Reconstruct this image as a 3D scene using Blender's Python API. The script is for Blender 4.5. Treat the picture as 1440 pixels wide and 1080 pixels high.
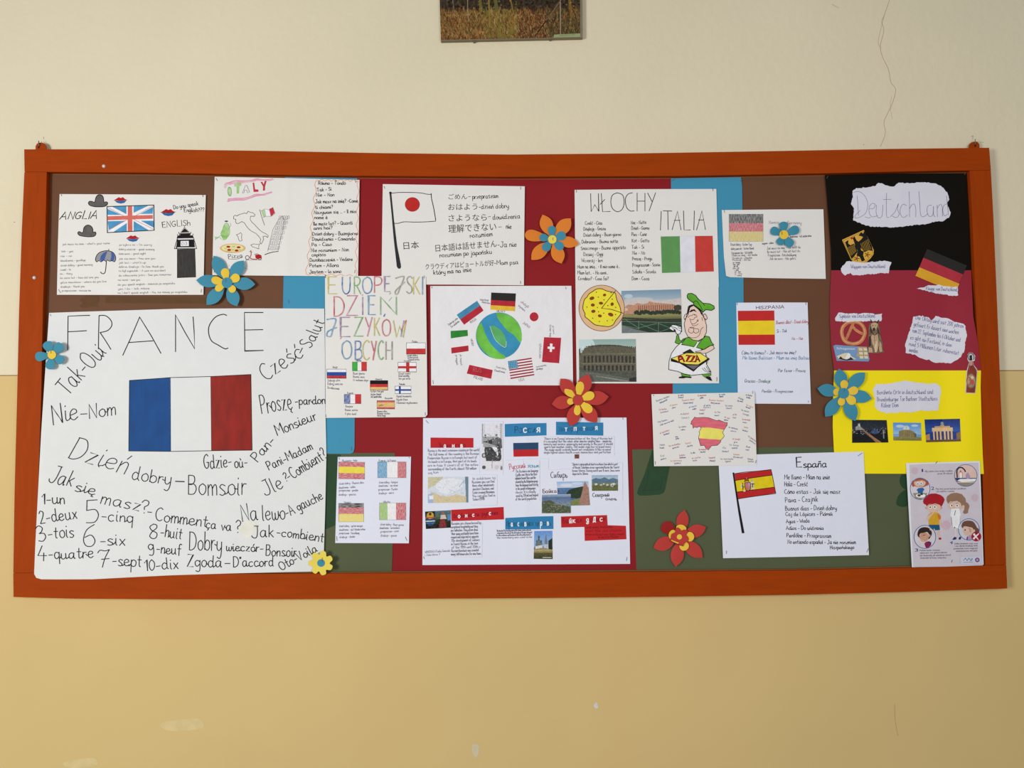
import bpy, bmesh, math, random
import numpy as np
from mathutils import Vector, Matrix
from mathutils.geometry import delaunay_2d_cdt, tessellate_polygon
for o in list(bpy.data.objects): bpy.data.objects.remove(o, do_unlink=True)
sc = bpy.context.scene; COL = sc.collection
random.seed(7); np.random.seed(7)

# ---------------- camera, light, exposure ----------------
F = 1082.0; CAMD = 2.16; CAMH = 1.55; PITCH = math.radians(3.0)
cam = bpy.data.objects.new('camera', bpy.data.cameras.new('camera'))
COL.objects.link(cam); cam.location = (0, -CAMD, CAMH)
cam.rotation_euler = (math.pi/2 + PITCH, 0, 0)
cam.data.sensor_width = 36; cam.data.lens = F*36/1440; cam.data.clip_start = 0.01
sc.camera = cam
w = bpy.data.worlds.new('world'); sc.world = w; w.use_nodes = True
bg = w.node_tree.nodes['Background']; bg.inputs[0].default_value = (0.95, 0.95, 1.0, 1); bg.inputs[1].default_value = 0.27
def area(name, loc, target, sx, sy, power, col):
    l = bpy.data.lights.new(name, 'AREA'); l.shape = 'RECTANGLE'; l.size = sx; l.size_y = sy
    l.energy = power; l.color = col
    o = bpy.data.objects.new(name, l); COL.objects.link(o); o.location = loc
    o.rotation_euler = (Vector(target)-Vector(loc)).to_track_quat('-Z', 'Y').to_euler()
    return o
area('window_daylight', (-2.5, -3.0, 1.62), (-0.3, 0, 1.55), 0.9, 1.1, 80, (1.0, 0.992, 0.965))
area('right_fill_light', (0.75, -2.75, 1.8), (0.75, 0, 1.65), 1.4, 0.9, 25, (0.98, 0.985, 1.0))  # added fill lamp without a real source, brightens the right half of the board
sc.view_settings.view_transform = 'Standard'; sc.view_settings.look = 'None'
sc.view_settings.exposure = 0.0; sc.view_settings.gamma = 1.0; sc.view_settings.use_curve_mapping = False

def P(px, py, d):
    """point of the wall zone seen at photo pixel (px,py), d millimetres in front of the wall"""
    if d > 20: d -= 11.0      # the board hangs this much closer to the wall than the working layers say
    up = 540.0 - py; c, s = math.cos(PITCH), math.sin(PITCH)
    y = F*c - up*s; z = F*s + up*c
    t = (CAMD - d*0.001)/y
    return Vector(((px-720.0)*t, -d*0.001, CAMH + z*t))

# ---------------- materials ----------------
def lin(c):
    r = []
    for v in c:
        v = v/255.0
        r.append(v/12.92 if v <= 0.04045 else ((v+0.055)/1.055)**2.4)
    return r
MATS = {}
def M(name, rgb, rough=0.8, amt=0.06, scale=40, bump=0.0, bscale=200, spec=0.12, stretch=None, paper=None):
    """procedural material: colour with fine noise variation (and optional pencil-hatching over paper)"""
    if name in MATS: return MATS[name]
    m = bpy.data.materials.new(name); m.use_nodes = True; nt = m.node_tree; N = nt.nodes; L = nt.links
    b = N['Principled BSDF']; b.inputs['Roughness'].default_value = rough
    b.inputs['Specular IOR Level'].default_value = spec
    c = lin(rgb)
    tc = N.new('ShaderNodeTexCoord'); mp = N.new('ShaderNodeMapping'); L.new(tc.outputs['Object'], mp.inputs[0])
    if stretch: mp.inputs['Scale'].default_value = stretch
    nz = N.new('ShaderNodeTexNoise'); nz.inputs['Scale'].default_value = scale; nz.inputs['Detail'].default_value = 5
    L.new(mp.outputs[0], nz.inputs['Vector'])
    rp = N.new('ShaderNodeValToRGB'); L.new(nz.outputs['Fac'], rp.inputs[0])
    e = rp.color_ramp.elements
    if paper:
        e[0].position = 0.36; e[1].position = 0.66
        pc = lin(paper); e[0].color = (*c, 1); e[1].color = (*[c[i]*0.45+pc[i]*0.55 for i in range(3)], 1)
    else:
        e[0].position = 0.3; e[1].position = 0.7
        e[0].color = (*[max(0, v*(1-amt)) for v in c], 1); e[1].color = (*[min(1, v*(1+amt)) for v in c], 1)
    L.new(rp.outputs[0], b.inputs['Base Color'])
    if bump:
        n2 = N.new('ShaderNodeTexNoise'); n2.inputs['Scale'].default_value = bscale; n2.inputs['Detail'].default_value = 6
        L.new(tc.outputs['Object'], n2.inputs['Vector'])
        bp = N.new('ShaderNodeBump'); bp.inputs['Strength'].default_value = bump; bp.inputs['Distance'].default_value = 0.002
        L.new(n2.outputs['Fac'], bp.inputs['Height']); L.new(bp.outputs[0], b.inputs['Normal'])
    MATS[name] = m; return m
PW = (222, 222, 220)
C = dict(  # name: rgb
 black=(34,32,33), soft=(92,88,98), grey=(120,116,124), faint=(150,147,156), violet=(112,100,140), blueink=(82,92,150),
 white=(238,238,240), green=(80,165,60), lgreen=(140,190,70), dgreen=(30,90,50), teal=(60,150,180), blue=(52,110,175), navy=(30,60,110),
 red=(185,40,42), dred=(140,30,36), coral=(205,95,90), pink=(220,130,165), orange=(225,120,60), yellow=(240,215,50), gold=(225,175,50),
 skin=(232,200,182), skin2=(215,165,140), brown=(110,70,45), dbrown=(60,40,32), tan=(205,170,125), cream=(235,225,190), lblue=(125,175,215),
 hat=(92,92,90), purple=(120,70,130), lilac=(190,165,200), sky=(160,195,225), flagblue=(30,80,150), flagred=(150,36,30), khaki=(160,150,130),
 printbg=(205,198,204), redink=(190,70,80), greenink=(80,130,90), blueink2=(50,120,170), orangeink=(225,140,90), magenta=(150,40,90), wine=(120,25,50))
C['charcoal'] = (50,48,46); C['steel'] = (150,150,150); C['pgreen'] = (82,135,80); C['pred'] = (190,62,58); C['dteal'] = (35,95,130)
def ink(n):
    if n in MATS: return MATS[n]
    if n.startswith('p_'):      # pencil colouring, horizontal / vertical hatch
        base = C[n[2:].rstrip('_')]
        st = (1, 1, 6) if n.endswith('_') else (6, 1, 1)
        return M(n, base, 0.85, scale=90, stretch=st, paper=PW)
    c = C[n] if n == 'white' else [v*.94 for v in C[n]]
    return M(n, c, 0.75, amt=0.07, scale=150, spec=0.08)

paper_white = M('white_paper', (230,228,224), 0.8, amt=0.012, scale=25, bump=0.05, bscale=90, spec=0.1)
paper_cool_lit = M('white_paper_cool_lit', (226,230,244), 0.8, amt=0.01, scale=25, bump=0.04, bscale=60, spec=0.1)  # cool skylight on the lower sheets is mixed into this paper colour
paper_crump = M('crumpled_white_paper', (232,231,233), 0.7, amt=0.015, scale=12, bump=1.0, bscale=16, spec=0.1)
for n_ in paper_crump.node_tree.nodes:
    if n_.type == 'BUMP': n_.inputs['Distance'].default_value = 0.006
paper_note = M('torn_note_paper', (222,221,232), 0.8, amt=0.02, scale=20, bump=0.12, bscale=30)
paper_poster = M('poster_paper', (224,226,225), 0.8, amt=0.015, scale=30, bump=0.05, bscale=120)

# ---------------- mesh helpers ----------------
STUFF = {'handwriting', 'printed_text', 'title_lettering', 'pencil_marks', 'paint_chips', 'paper_slip_edges', 'heading', 'title', 'title_drawing'}
def new_obj(name, verts, faces, mats, parent=None, mi=None, loc=None, smooth=False):
    me = bpy.data.meshes.new(name)
    if parent is not None and loc is None: loc0 = parent.location.copy()
    else: loc0 = Vector(loc) if loc is not None else Vector((0, 0, 0))
    me.from_pydata([tuple(v-loc0) for v in verts], [], faces)
    for m in (mats if isinstance(mats, list) else [mats]): me.materials.append(m)
    if mi is not None: me.polygons.foreach_set('material_index', mi)
    if smooth: me.polygons.foreach_set('use_smooth', [True]*len(me.polygons))
    me.update()
    o = bpy.data.objects.new(name, me); COL.objects.link(o)
    if name in STUFF: o['kind'] = 'stuff'
    if parent is not None: o.parent = parent
    elif loc is not None: o.location = loc0
    return o
def tag(o, label=None, cat=None, group=None, kind=None):
    if label: o['label'] = label
    if cat: o['category'] = cat
    if group: o['group'] = group
    if kind: o['kind'] = kind
    return o
def empty(name, loc, label, cat, group=None):
    o = bpy.data.objects.new(name, None); COL.objects.link(o); o.location = loc
    o.empty_display_size = 0.05
    return tag(o, label, cat, group)
def S(s):
    if isinstance(s, str): return [tuple(float(k) for k in p.split(',')) for p in s.split()]
    return [tuple(p) for p in s]
def crom(pts, n=5, closed=False):
    """Catmull-Rom; a doubled point is a corner"""
    out = []; m = len(pts)
    if m < 3: return list(pts)
    rng = range(m if closed else m-1)
    for i in rng:
        p0 = pts[(i-1) % m] if (closed or i > 0) else pts[0]
        p1 = pts[i]; p2 = pts[(i+1) % m]
        p3 = pts[(i+2) % m] if (closed or i+2 < m) else pts[-1]
        if p1 == p2: continue
        for k in range(n):
            t = k/n; t2 = t*t; t3 = t2*t
            out.append(tuple(0.5*((2*p1[j]) + (-p0[j]+p2[j])*t + (2*p0[j]-5*p1[j]+4*p2[j]-p3[j])*t2 + (-p0[j]+3*p1[j]-3*p2[j]+p3[j])*t3) for j in (0, 1)))
    if not closed: out.append(pts[-1])
    return out
def inside(poly, x, y):
    c = False; j = len(poly)-1
    for i in range(len(poly)):
        xi, yi = poly[i]; xj, yj = poly[j]
        if (yi > y) != (yj > y) and x < (xj-xi)*(y-yi)/(yj-yi)+xi: c = not c
        j = i
    return c
def triang(poly, step=None, extra=()):
    """triangulate a 2D outline (optionally with interior points every `step`)"""
    pts = [p for i, p in enumerate(poly) if (abs(p[0]-poly[i-1][0])+abs(p[1]-poly[i-1][1])) > 1e-5]
    n = len(pts); vs = [Vector(p) for p in pts]
    if step:
        xs = [p[0] for p in pts]; ys = [p[1] for p in pts]
        if max(xs)-min(xs) > step*1.2 or max(ys)-min(ys) > step*1.2:
            gx = list(np.arange(min(xs)+step*0.5, max(xs), step)) + list(extra); gy = np.arange(min(ys)+step*0.5, max(ys), step)
            for x in gx:
                for y in gy:
                    if inside(pts, x, y): vs.append(Vector((x, y)))
    r = delaunay_2d_cdt(vs, [(i, (i+1) % n) for i in range(n)], [list(range(n))], 1, 1e-6)
    return [tuple(v) for v in r[0]], [list(f) for f in r[2]], n
def densify(poly, step):
    out = []
    for i, p in enumerate(poly):
        q = poly[(i+1) % len(poly)]
        n = max(1, int(math.hypot(q[0]-p[0], q[1]-p[1])/step))
        for k in range(n): out.append((p[0]+(q[0]-p[0])*k/n, p[1]+(q[1]-p[1])*k/n))
    return out
def slab(name, outline, dfun, thick, mat, parent=None, step=12, extra=(), smooth=True, rim_mat=None, loc=None):
    """solid sheet/board: outline in photo pixels, front at dfun(px,py) mm, `thick` mm deep"""
    poly = densify(S(outline), step)
    v2, tris, _ = triang(poly, step, extra)
    df = dfun if callable(dfun) else (lambda x, y: dfun)
    front = [P(x, y, df(x, y)) for x, y in v2]
    n = len(front); back = [v + Vector((0, thick*0.001, 0)) for v in front]; n2 = 2*n
    faces = []
    edges = {}
    for f in tris:
        a, b, c = [front[i] for i in f[:3]]
        nrm = (b-a).cross(c-a)
        if nrm.y > 0: f = f[::-1]
        faces.append(f)
        for i in range(len(f)):
            e = (f[i], f[(i+1) % len(f)])
            if (e[1], e[0]) in edges: del edges[(e[1], e[0])]
            else: edges[e] = 1
    nf = len(faces)
    faces += [[i+n for i in f[::-1]] for f in faces[:nf]]
    ring = {}
    rimv = []
    for a, b in edges:
        for i in (a, b):
            if i not in ring: ring[i] = n2+len(rimv); rimv += [front[i], back[i]]
        faces.append([ring[b], ring[a], ring[a]+1, ring[b]+1])
    mats = [mat] + ([rim_mat] if rim_mat else [])
    mi = [0]*(2*nf) + [1 if rim_mat else 0]*(len(faces)-2*nf)
    o = new_obj(name, front+back+rimv, faces, mats, parent, mi, loc)
    if smooth:
        for p_ in o.data.polygons:
            if p_.index < 2*nf: p_.use_smooth = True
    return o

# ---------------- handwriting: single-stroke glyphs (x-height 5, capitals 9) ----------------
G = {}
def g(ch, s, adv=None):
    st = []
    for part in s.split(';'):
        part = part.strip(); sm = part.startswith('~'); part = part.lstrip('~')
        st.append((sm, S(part)))
    mx = max(p[0] for _, q in st for p in q); G[ch] = (st, adv if adv else mx+1.3)
for line in """a|~4,4.4 2.2,5 0.4,3.6 0.4,1.2 1.8,0 3.5,1.4 4,4.6;~4,4.8 4,1.3 4.5,0.1 5,0.4
b|0.3,9 0.3,0.3;~0.3,3 1.8,4.9 3.8,4 4,1.4 2.2,0 0.3,1
c|~3.9,4.2 2.4,5 0.5,3.8 0.4,1.3 2,0 4,0.8
d|~3.8,4 2,5 0.4,3.6 0.4,1.2 1.9,0 3.8,1.4;~4,9 3.9,5 3.9,1.2 4.7,0
e|~0.5,2.4 3.6,3 3.5,4.5 2,5 0.5,3.6 0.5,1.2 2.2,0 4.2,0.9
f|~4,8.3 2.8,9 1.7,7.6 1.6,3 1.5,-1;0.2,4.8 3.4,4.8
g|~3.8,4 2,5 0.4,3.8 0.5,1.5 2,0.5 3.8,2.2;~4,5 4,-1.5 2.8,-3.6 0.6,-2.8
h|0.3,9 0.3,0;~0.3,3 1.8,4.9 3.4,4.2 3.6,2 3.6,0
i|~0.5,5 0.5,1 1.3,0;0.5,6.9 0.7,7.4
j|~1.6,5 1.6,-2 0.6,-3.6 -0.6,-2.8;1.6,6.9 1.8,7.4
k|0.3,9 0.3,0;3.3,5 0.4,2.4;0.9,2.9 3.6,0
l|~0.4,9 0.4,1.2 1.3,0
m|0.3,5 0.3,0;~0.3,3 1.5,4.9 2.6,4 2.7,0;~2.7,3 3.9,4.9 5,4 5.2,0
n|0.3,5 0.3,0;~0.3,3 1.8,4.9 3.3,4.2 3.5,0
o|~2.4,5 0.5,3.8 0.4,1.3 2.1,0 3.9,1.3 3.9,3.8 2.2,5
p|0.3,5 0.3,-4;~0.3,3.4 1.8,5 3.9,3.8 3.8,1.2 2,0 0.4,1
q|~3.8,4 2,5 0.4,3.8 0.4,1.2 2,0 3.8,1.8;3.9,5 3.9,-4
r|0.3,5 0.3,0;~0.3,2.8 1.3,4.6 2.8,4.7
s|~3.5,4.4 1.8,5 0.5,3.9 1.9,2.6 3.4,1.3 2.1,0 0.3,0.5
t|~1.6,7.8 1.6,1 2.7,0;0.1,5 3.2,5
u|~0.3,5 0.4,1.2 1.8,0 3.6,1.4 3.8,3;~3.8,5 3.8,1 4.6,0
v|0.2,5 1.9,0.1 3.6,5
w|~0.2,5 0.5,1 1.6,0 2.7,1.4 2.8,4;~2.8,4 3,1 4.1,0 5.3,1.6 5.4,5
x|0.3,5 3.6,0;3.6,5 0.2,0
y|~0.3,5 0.5,1.5 2,0.5 3.6,2;~3.8,5 3.7,-1 2.6,-3.6 0.6,-3
z|0.4,4.9 3.6,4.9 0.3,0.1 3.7,0.1
A|0,0 2.9,9 5.8,0;1.1,3.1 4.8,3.3
B|0.4,9 0.4,0;~0.4,9 3.4,8.7 3.8,6.4 2.4,4.9 0.5,4.8;~0.5,4.8 3.6,4.7 4.8,2.5 3.4,0.3 0.4,0
C|~5,8 3.4,9 1.1,7.4 0.3,4.4 1.2,1.2 3.2,0 5.2,1
D|0.4,9 0.4,0.1;~0.2,9 3.4,8.6 5.4,5.4 4.7,1.8 2.4,0.1 0.2,0
E|4.6,9 0.5,9 0.5,0 4.8,0;0.5,4.7 3.9,4.7
F|4.8,9 0.5,9 0.5,0;0.5,4.8 3.9,4.9
G|~5,7.8 3.4,9 1.1,7.4 0.3,4.4 1.2,1.2 3.2,0 5,1.4 5,1.4 5.1,3.9;3.2,3.9 5.6,3.9
H|0.4,9 0.4,0;4.9,9 4.9,0;0.4,4.6 4.9,4.6
I|0.5,9 0.5,0
J|~4.4,9 4.3,2.5 3,0 0.8,0.2 0.2,1.6;2,9 5,9
K|0.4,9 0.4,0;4.6,9 0.5,4;1.2,4.9 4.9,0
L|0.4,9 0.4,0 4.6,0
M|0.3,0 0.6,9 3.3,3.4 6,9 6.5,0
N|0.4,0 0.4,9 5,0 5,9
O|~3,9 0.8,7.4 0.3,4.2 1.2,1 3.1,0 5.2,1.4 5.8,4.8 4.9,7.9 3,9
P|0.4,9 0.4,0;~0.3,9 3.4,8.8 4.6,6.8 3.4,4.6 0.4,4.1
R|0.4,9 0.4,0;~0.3,9 3.4,8.8 4.5,6.8 3.2,4.8 0.5,4.4;2,4.4 4.9,0
S|~4.6,8 2.8,9 0.7,7.6 1.6,5.4 4,3.6 4.4,1.4 2.4,0 0.3,1
T|0,9 5.4,9;2.7,9 2.7,0
U|~0.4,9 0.5,2.4 2.4,0 4.6,2 4.8,9
V|0,9 2.4,0 4.8,9
W|0,9 1.7,0 3.4,6 5.2,0 7,9
X|0.3,9 4.8,0;4.8,9 0.2,0
Y|0,9 2.4,4.4;4.8,9 1.6,0
Z|0.4,9 4.8,9 0.2,0 5,0
0|~2.2,9 0.4,6.5 0.4,2.5 2.1,0 4,2.5 4.1,6.5 2.2,9
1|0.2,6.4 2.2,9 2.2,0
2|~0.4,7.4 1.8,9 3.8,8 3.4,5 0.4,0.2 0.4,0.2 4.4,0.2
3|~0.5,8 2.2,9 3.8,7.4 2.9,5.2 1.4,4.8 1.4,4.8 3.8,4 4,1.6 2.2,0 0.3,0.8
4|2.4,9 0.3,2.6 4.8,2.6;3.3,4.4 3.2,-1
5|~4.4,9 1.2,9 1.2,9 0.9,5.2 0.9,5.2 3.4,5.2 4.2,2.8 3,0.2 0.3,0.3
6|~4,9 1.6,6.8 0.4,3 1.2,0.4 3.2,0.2 4.3,2.4 3,4.6 0.9,3.8
7|~0.3,7.8 1.3,9 3,8.4 4.8,8.9 4.8,8.9 2.8,4.4 1.4,0;1.4,4.2 4.3,4.2
8|~2.4,9 0.6,7.4 1.6,5.2 3.8,3.2 3.6,0.8 1.9,0 0.4,1.5 1.6,4.2 3.7,6.4 3.9,8.2 2.4,9
9|~3.9,7.6 2,9 0.5,7.4 1,5.2 2.6,4.6 3.9,6.4;~4,8.8 4,3 3,0.2 0.8,0.6
-|0.2,3 3.2,3.1
.|0.3,0 0.5,0.4
,|0.7,0.6 0.2,-1
?|~0.4,7.4 1.8,9 3.6,8 3.3,5.8 1.8,4.4 1.8,2.6;1.8,0.2 1.9,0.6
!|0.4,9 0.4,2.6;0.4,0 0.5,0.5
'|0.5,9 0.4,7.2
"|0.3,9 0.2,7.4;1.3,9 1.2,7.4
(|~1.8,9.4 0.5,6.5 0.4,2 1.6,-1
)|~0.2,9.4 1.5,6.5 1.6,2 0.3,-1
и|~0.3,5 0.4,1.2 1.4,0 3.6,4.8;~3.7,5 3.7,1 4.5,0
я|3.7,5 3.7,0;~3.7,5 1.2,4.8 0.8,3.2 2,2.4 3.7,2.4;2.3,2.3 0.4,0
д|~3.4,4.6 1.8,5 0.4,3.2 1.2,1 3.4,1.6;~3.7,5 3.6,-2 2,-3 0.4,-2 4.4,0.6
б|~3.8,8.6 2.2,8 0.8,6 0.5,2 2,0 3.8,1.6 3.4,4 1.6,4.6 0.6,3.2
ж|0.2,5 4.4,0;4.4,5 0.2,0;2.3,5 2.3,0
з|~0.5,4.4 2,5 3.2,3.9 1.6,2.7 1.6,2.7 3.6,1.6 2.2,0 0.2,0.5
к|0.3,5 0.3,0;3.2,5 0.5,2.4 3.4,0
л|~0.2,0 1.2,1.4 2.4,5 2.4,5 4,0
н|0.3,5 0.3,0;3.6,5 3.6,0;0.3,2.6 3.6,2.6
п|0.3,0 0.3,5 3.6,5 3.6,0
т|0,5 3.8,5;1.9,5 1.9,0
ц|0.3,5 0.3,0.1 3.9,0.1;3.4,5 3.4,0 4,-1.4
ь|0.4,5 0.4,0;~0.4,2.7 2.6,2.5 3,1 2,0 0.4,0
ы|0.4,5 0.4,0;~0.4,2.7 2.2,2.5 2.6,1 1.8,0 0.4,0;4.2,5 4.2,0
в|0.4,5 0.4,0 ;~0.4,5 2.6,4.6 2.2,2.9 0.5,2.7;~0.5,2.7 3.2,2.2 2.8,0.2 0.4,0
м|0.2,0 0.8,5 2.6,1.4 4.4,5 5,0
э|~0.4,4.4 2,5 3.6,3.4 3.4,1.2 1.8,0 0.2,0.7;1.4,2.6 3.6,2.6
И|0.4,9 0.4,0 5,9 5,0
П|0.4,0 0.4,9 5,9 5,0
Б|4.6,9 0.5,9 0.5,0;~0.5,5 3.6,4.8 4.6,2.5 3.4,0.2 0.5,0
З|~0.5,8 2.2,9 3.8,7.4 2.9,5.2 1.4,4.8 1.4,4.8 3.8,4 4,1.6 2.2,0 0.3,0.8
Д|1,0 1.4,5 2.6,9 4.6,9 4.8,0;0,-1.6 0,0 5.6,0 5.6,-1.6""".split('\n'):
    k, s = line.split('|'); g(k, s)
g('Q', '~3,9 0.8,7.4 0.3,4.2 1.2,1 3.1,0 5.2,1.4 5.8,4.8 4.9,7.9 3,9;3.6,2.4 5.8,-0.8')
g('ß', '~0.4,0 0.4,7 1.8,9 3.2,7.6 2,5.4 3.8,3.4 3.4,0.6 1.6,0.2')
for a, b in zip('осреахуСОРНЕТМЭ', 'ocpeaxyCOPHETMЗ'): G[a] = G[b]
def acc(ch, base, s):
    st, adv = G[base]; G[ch] = (st + [(False, S(q)) for q in s.split(';')], adv)
for ch, b, s in [('ą','a','4.4,0 3.8,-1.2 4.8,-1.8'), ('ę','e','3,0.2 2.4,-1.3 3.6,-1.8'), ('ć','c','2.4,6.2 3.4,8'), ('ń','n','1.8,6.2 2.8,8'), ('ó','o','2.2,6.2 3.2,8'),
                 ('ś','s','2,6.2 3,8'), ('ź','z','2,6.2 3,8'), ('ż','z','2,6.4 2.2,7.2'), ('ł','l','-0.8,4 2,6'), ('ñ','n','0.6,6.6 1.4,7.4 2.2,6.8 3.2,7.6'), ('ú','u','1.8,6.4 2.8,8'),
                 ('ù','u','1.4,8 2.4,6.4'), ('ç','c','2.2,0 2.8,-1.2 1.6,-2'), ('à','a','1.4,8 2.4,6.4'), ('é','e','2,6.2 3.2,8'), ('è','e','1.4,8 2.4,6.4'), ('á','a','2,6.2 3.2,8'), ('ä','a','1.2,6.4 1.2,7.2;2.8,6.4 2.8,7.2'), ('ō','o','1,6.6 3.2,6.6'), ('ü','u','1.2,6.4 1.2,7.2;2.8,6.4 2.8,7.2'),
                 ('ö','o','1.2,6.4 1.2,7.2;2.8,6.4 2.8,7.2'), ('Ł','L','-0.8,3.6 2.4,6'), ('Ó','O','3,10 4,12'), ('Ń','N','2.4,10 3.4,12'), ('Ę','E','4.2,0 3.6,-1.4 4.8,-2'), ('й','и','1,6.8 2,6.2 3,7'), ('í','i','0.6,6 1.4,8')]:
    acc(ch, b, s)

def text_strokes(txt, x0, y0, x1, y1, h, slant=0.0, jit=1.0, n=4, rng=random):
    """strokes (lists of 2D points) for one line: baseline from (x0,y0) to (x1,y1), capital height h"""
    sc_ = h/9.0; items = []; x = 0.0
    for ch in txt:
        if ch == ' ': x += 3.0; continue
        if ch == '—': ch = '-'; 
        if ch not in G: x += 3; continue
        st, adv = G[ch]; items.append((st, x, adv)); x += adv
    prev = None; links = []                                  # joined-up writing: hairlines between small letters
    if jit > 0:
        xx = 0.0; pc = None; pe = 0
        for ch in txt:
            if ch == ' ' or ch not in G: xx += 3.0; pc = None; continue
            st, adv = G[ch]
            if pc and pc.islower() and ch.islower() and ord(pc) < 0x370 and rng.random() < .62 and pc not in 'jgyfzx' and ch not in 'zxżźstfkbhlj': links.append((pe-0.2, 0.35 if pc not in 'orvw' else 3.2, xx+0.5, 2.9 if ch not in 'acdeqgo' else 1.8))
            pc = ch; pe = xx+adv-1.3; xx += adv
    W = max(x-1.3, 1.0); L_ = math.hypot(x1-x0, y1-y0); sx = L_/W
    ux, uy = (x1-x0)/L_, (y1-y0)/L_; vx, vy = uy, -ux      # v points up the page (image y is down)
    out = []
    for st, gx, adv in items:
        r = rng.uniform(-0.07, 0.07)*jit; s_ = 1+rng.uniform(-0.09, 0.09)*jit; dy = rng.uniform(-0.35, 0.35)*jit
        for sm, pts in st:
            q = []
            for (a, b) in pts:
                if sm or len(pts) > 2: a += rng.uniform(-.13, .13)*jit; b += rng.uniform(-.13, .13)*jit
                a0 = a - adv/2; bb = b*s_
                aa = a0*math.cos(r) - bb*math.sin(r)*0.6 + adv/2; bb = bb + a0*math.sin(r) + dy
                X = (gx+aa)*sx + slant*bb*sc_; Y = bb*sc_
                q.append((x0+ux*X+vx*Y, y0+uy*X+vy*Y))
            # keep doubled points doubled
            for i in range(1, len(pts)):
                if pts[i] == pts[i-1]: q[i] = q[i-1]
            out.append(crom(q, n) if sm else q)
    for a, b, c, d in links:
        q = [(x0+ux*X*sx+vx*Y*sc_+ux*slant*Y*sc_, y0+uy*X*sx+vy*Y*sc_+uy*slant*Y*sc_) for X, Y in ((a, b), ((a+c)/2+.15, (b+d)/2-.35), (c, d))]
        out.append(q)
    return out

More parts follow.
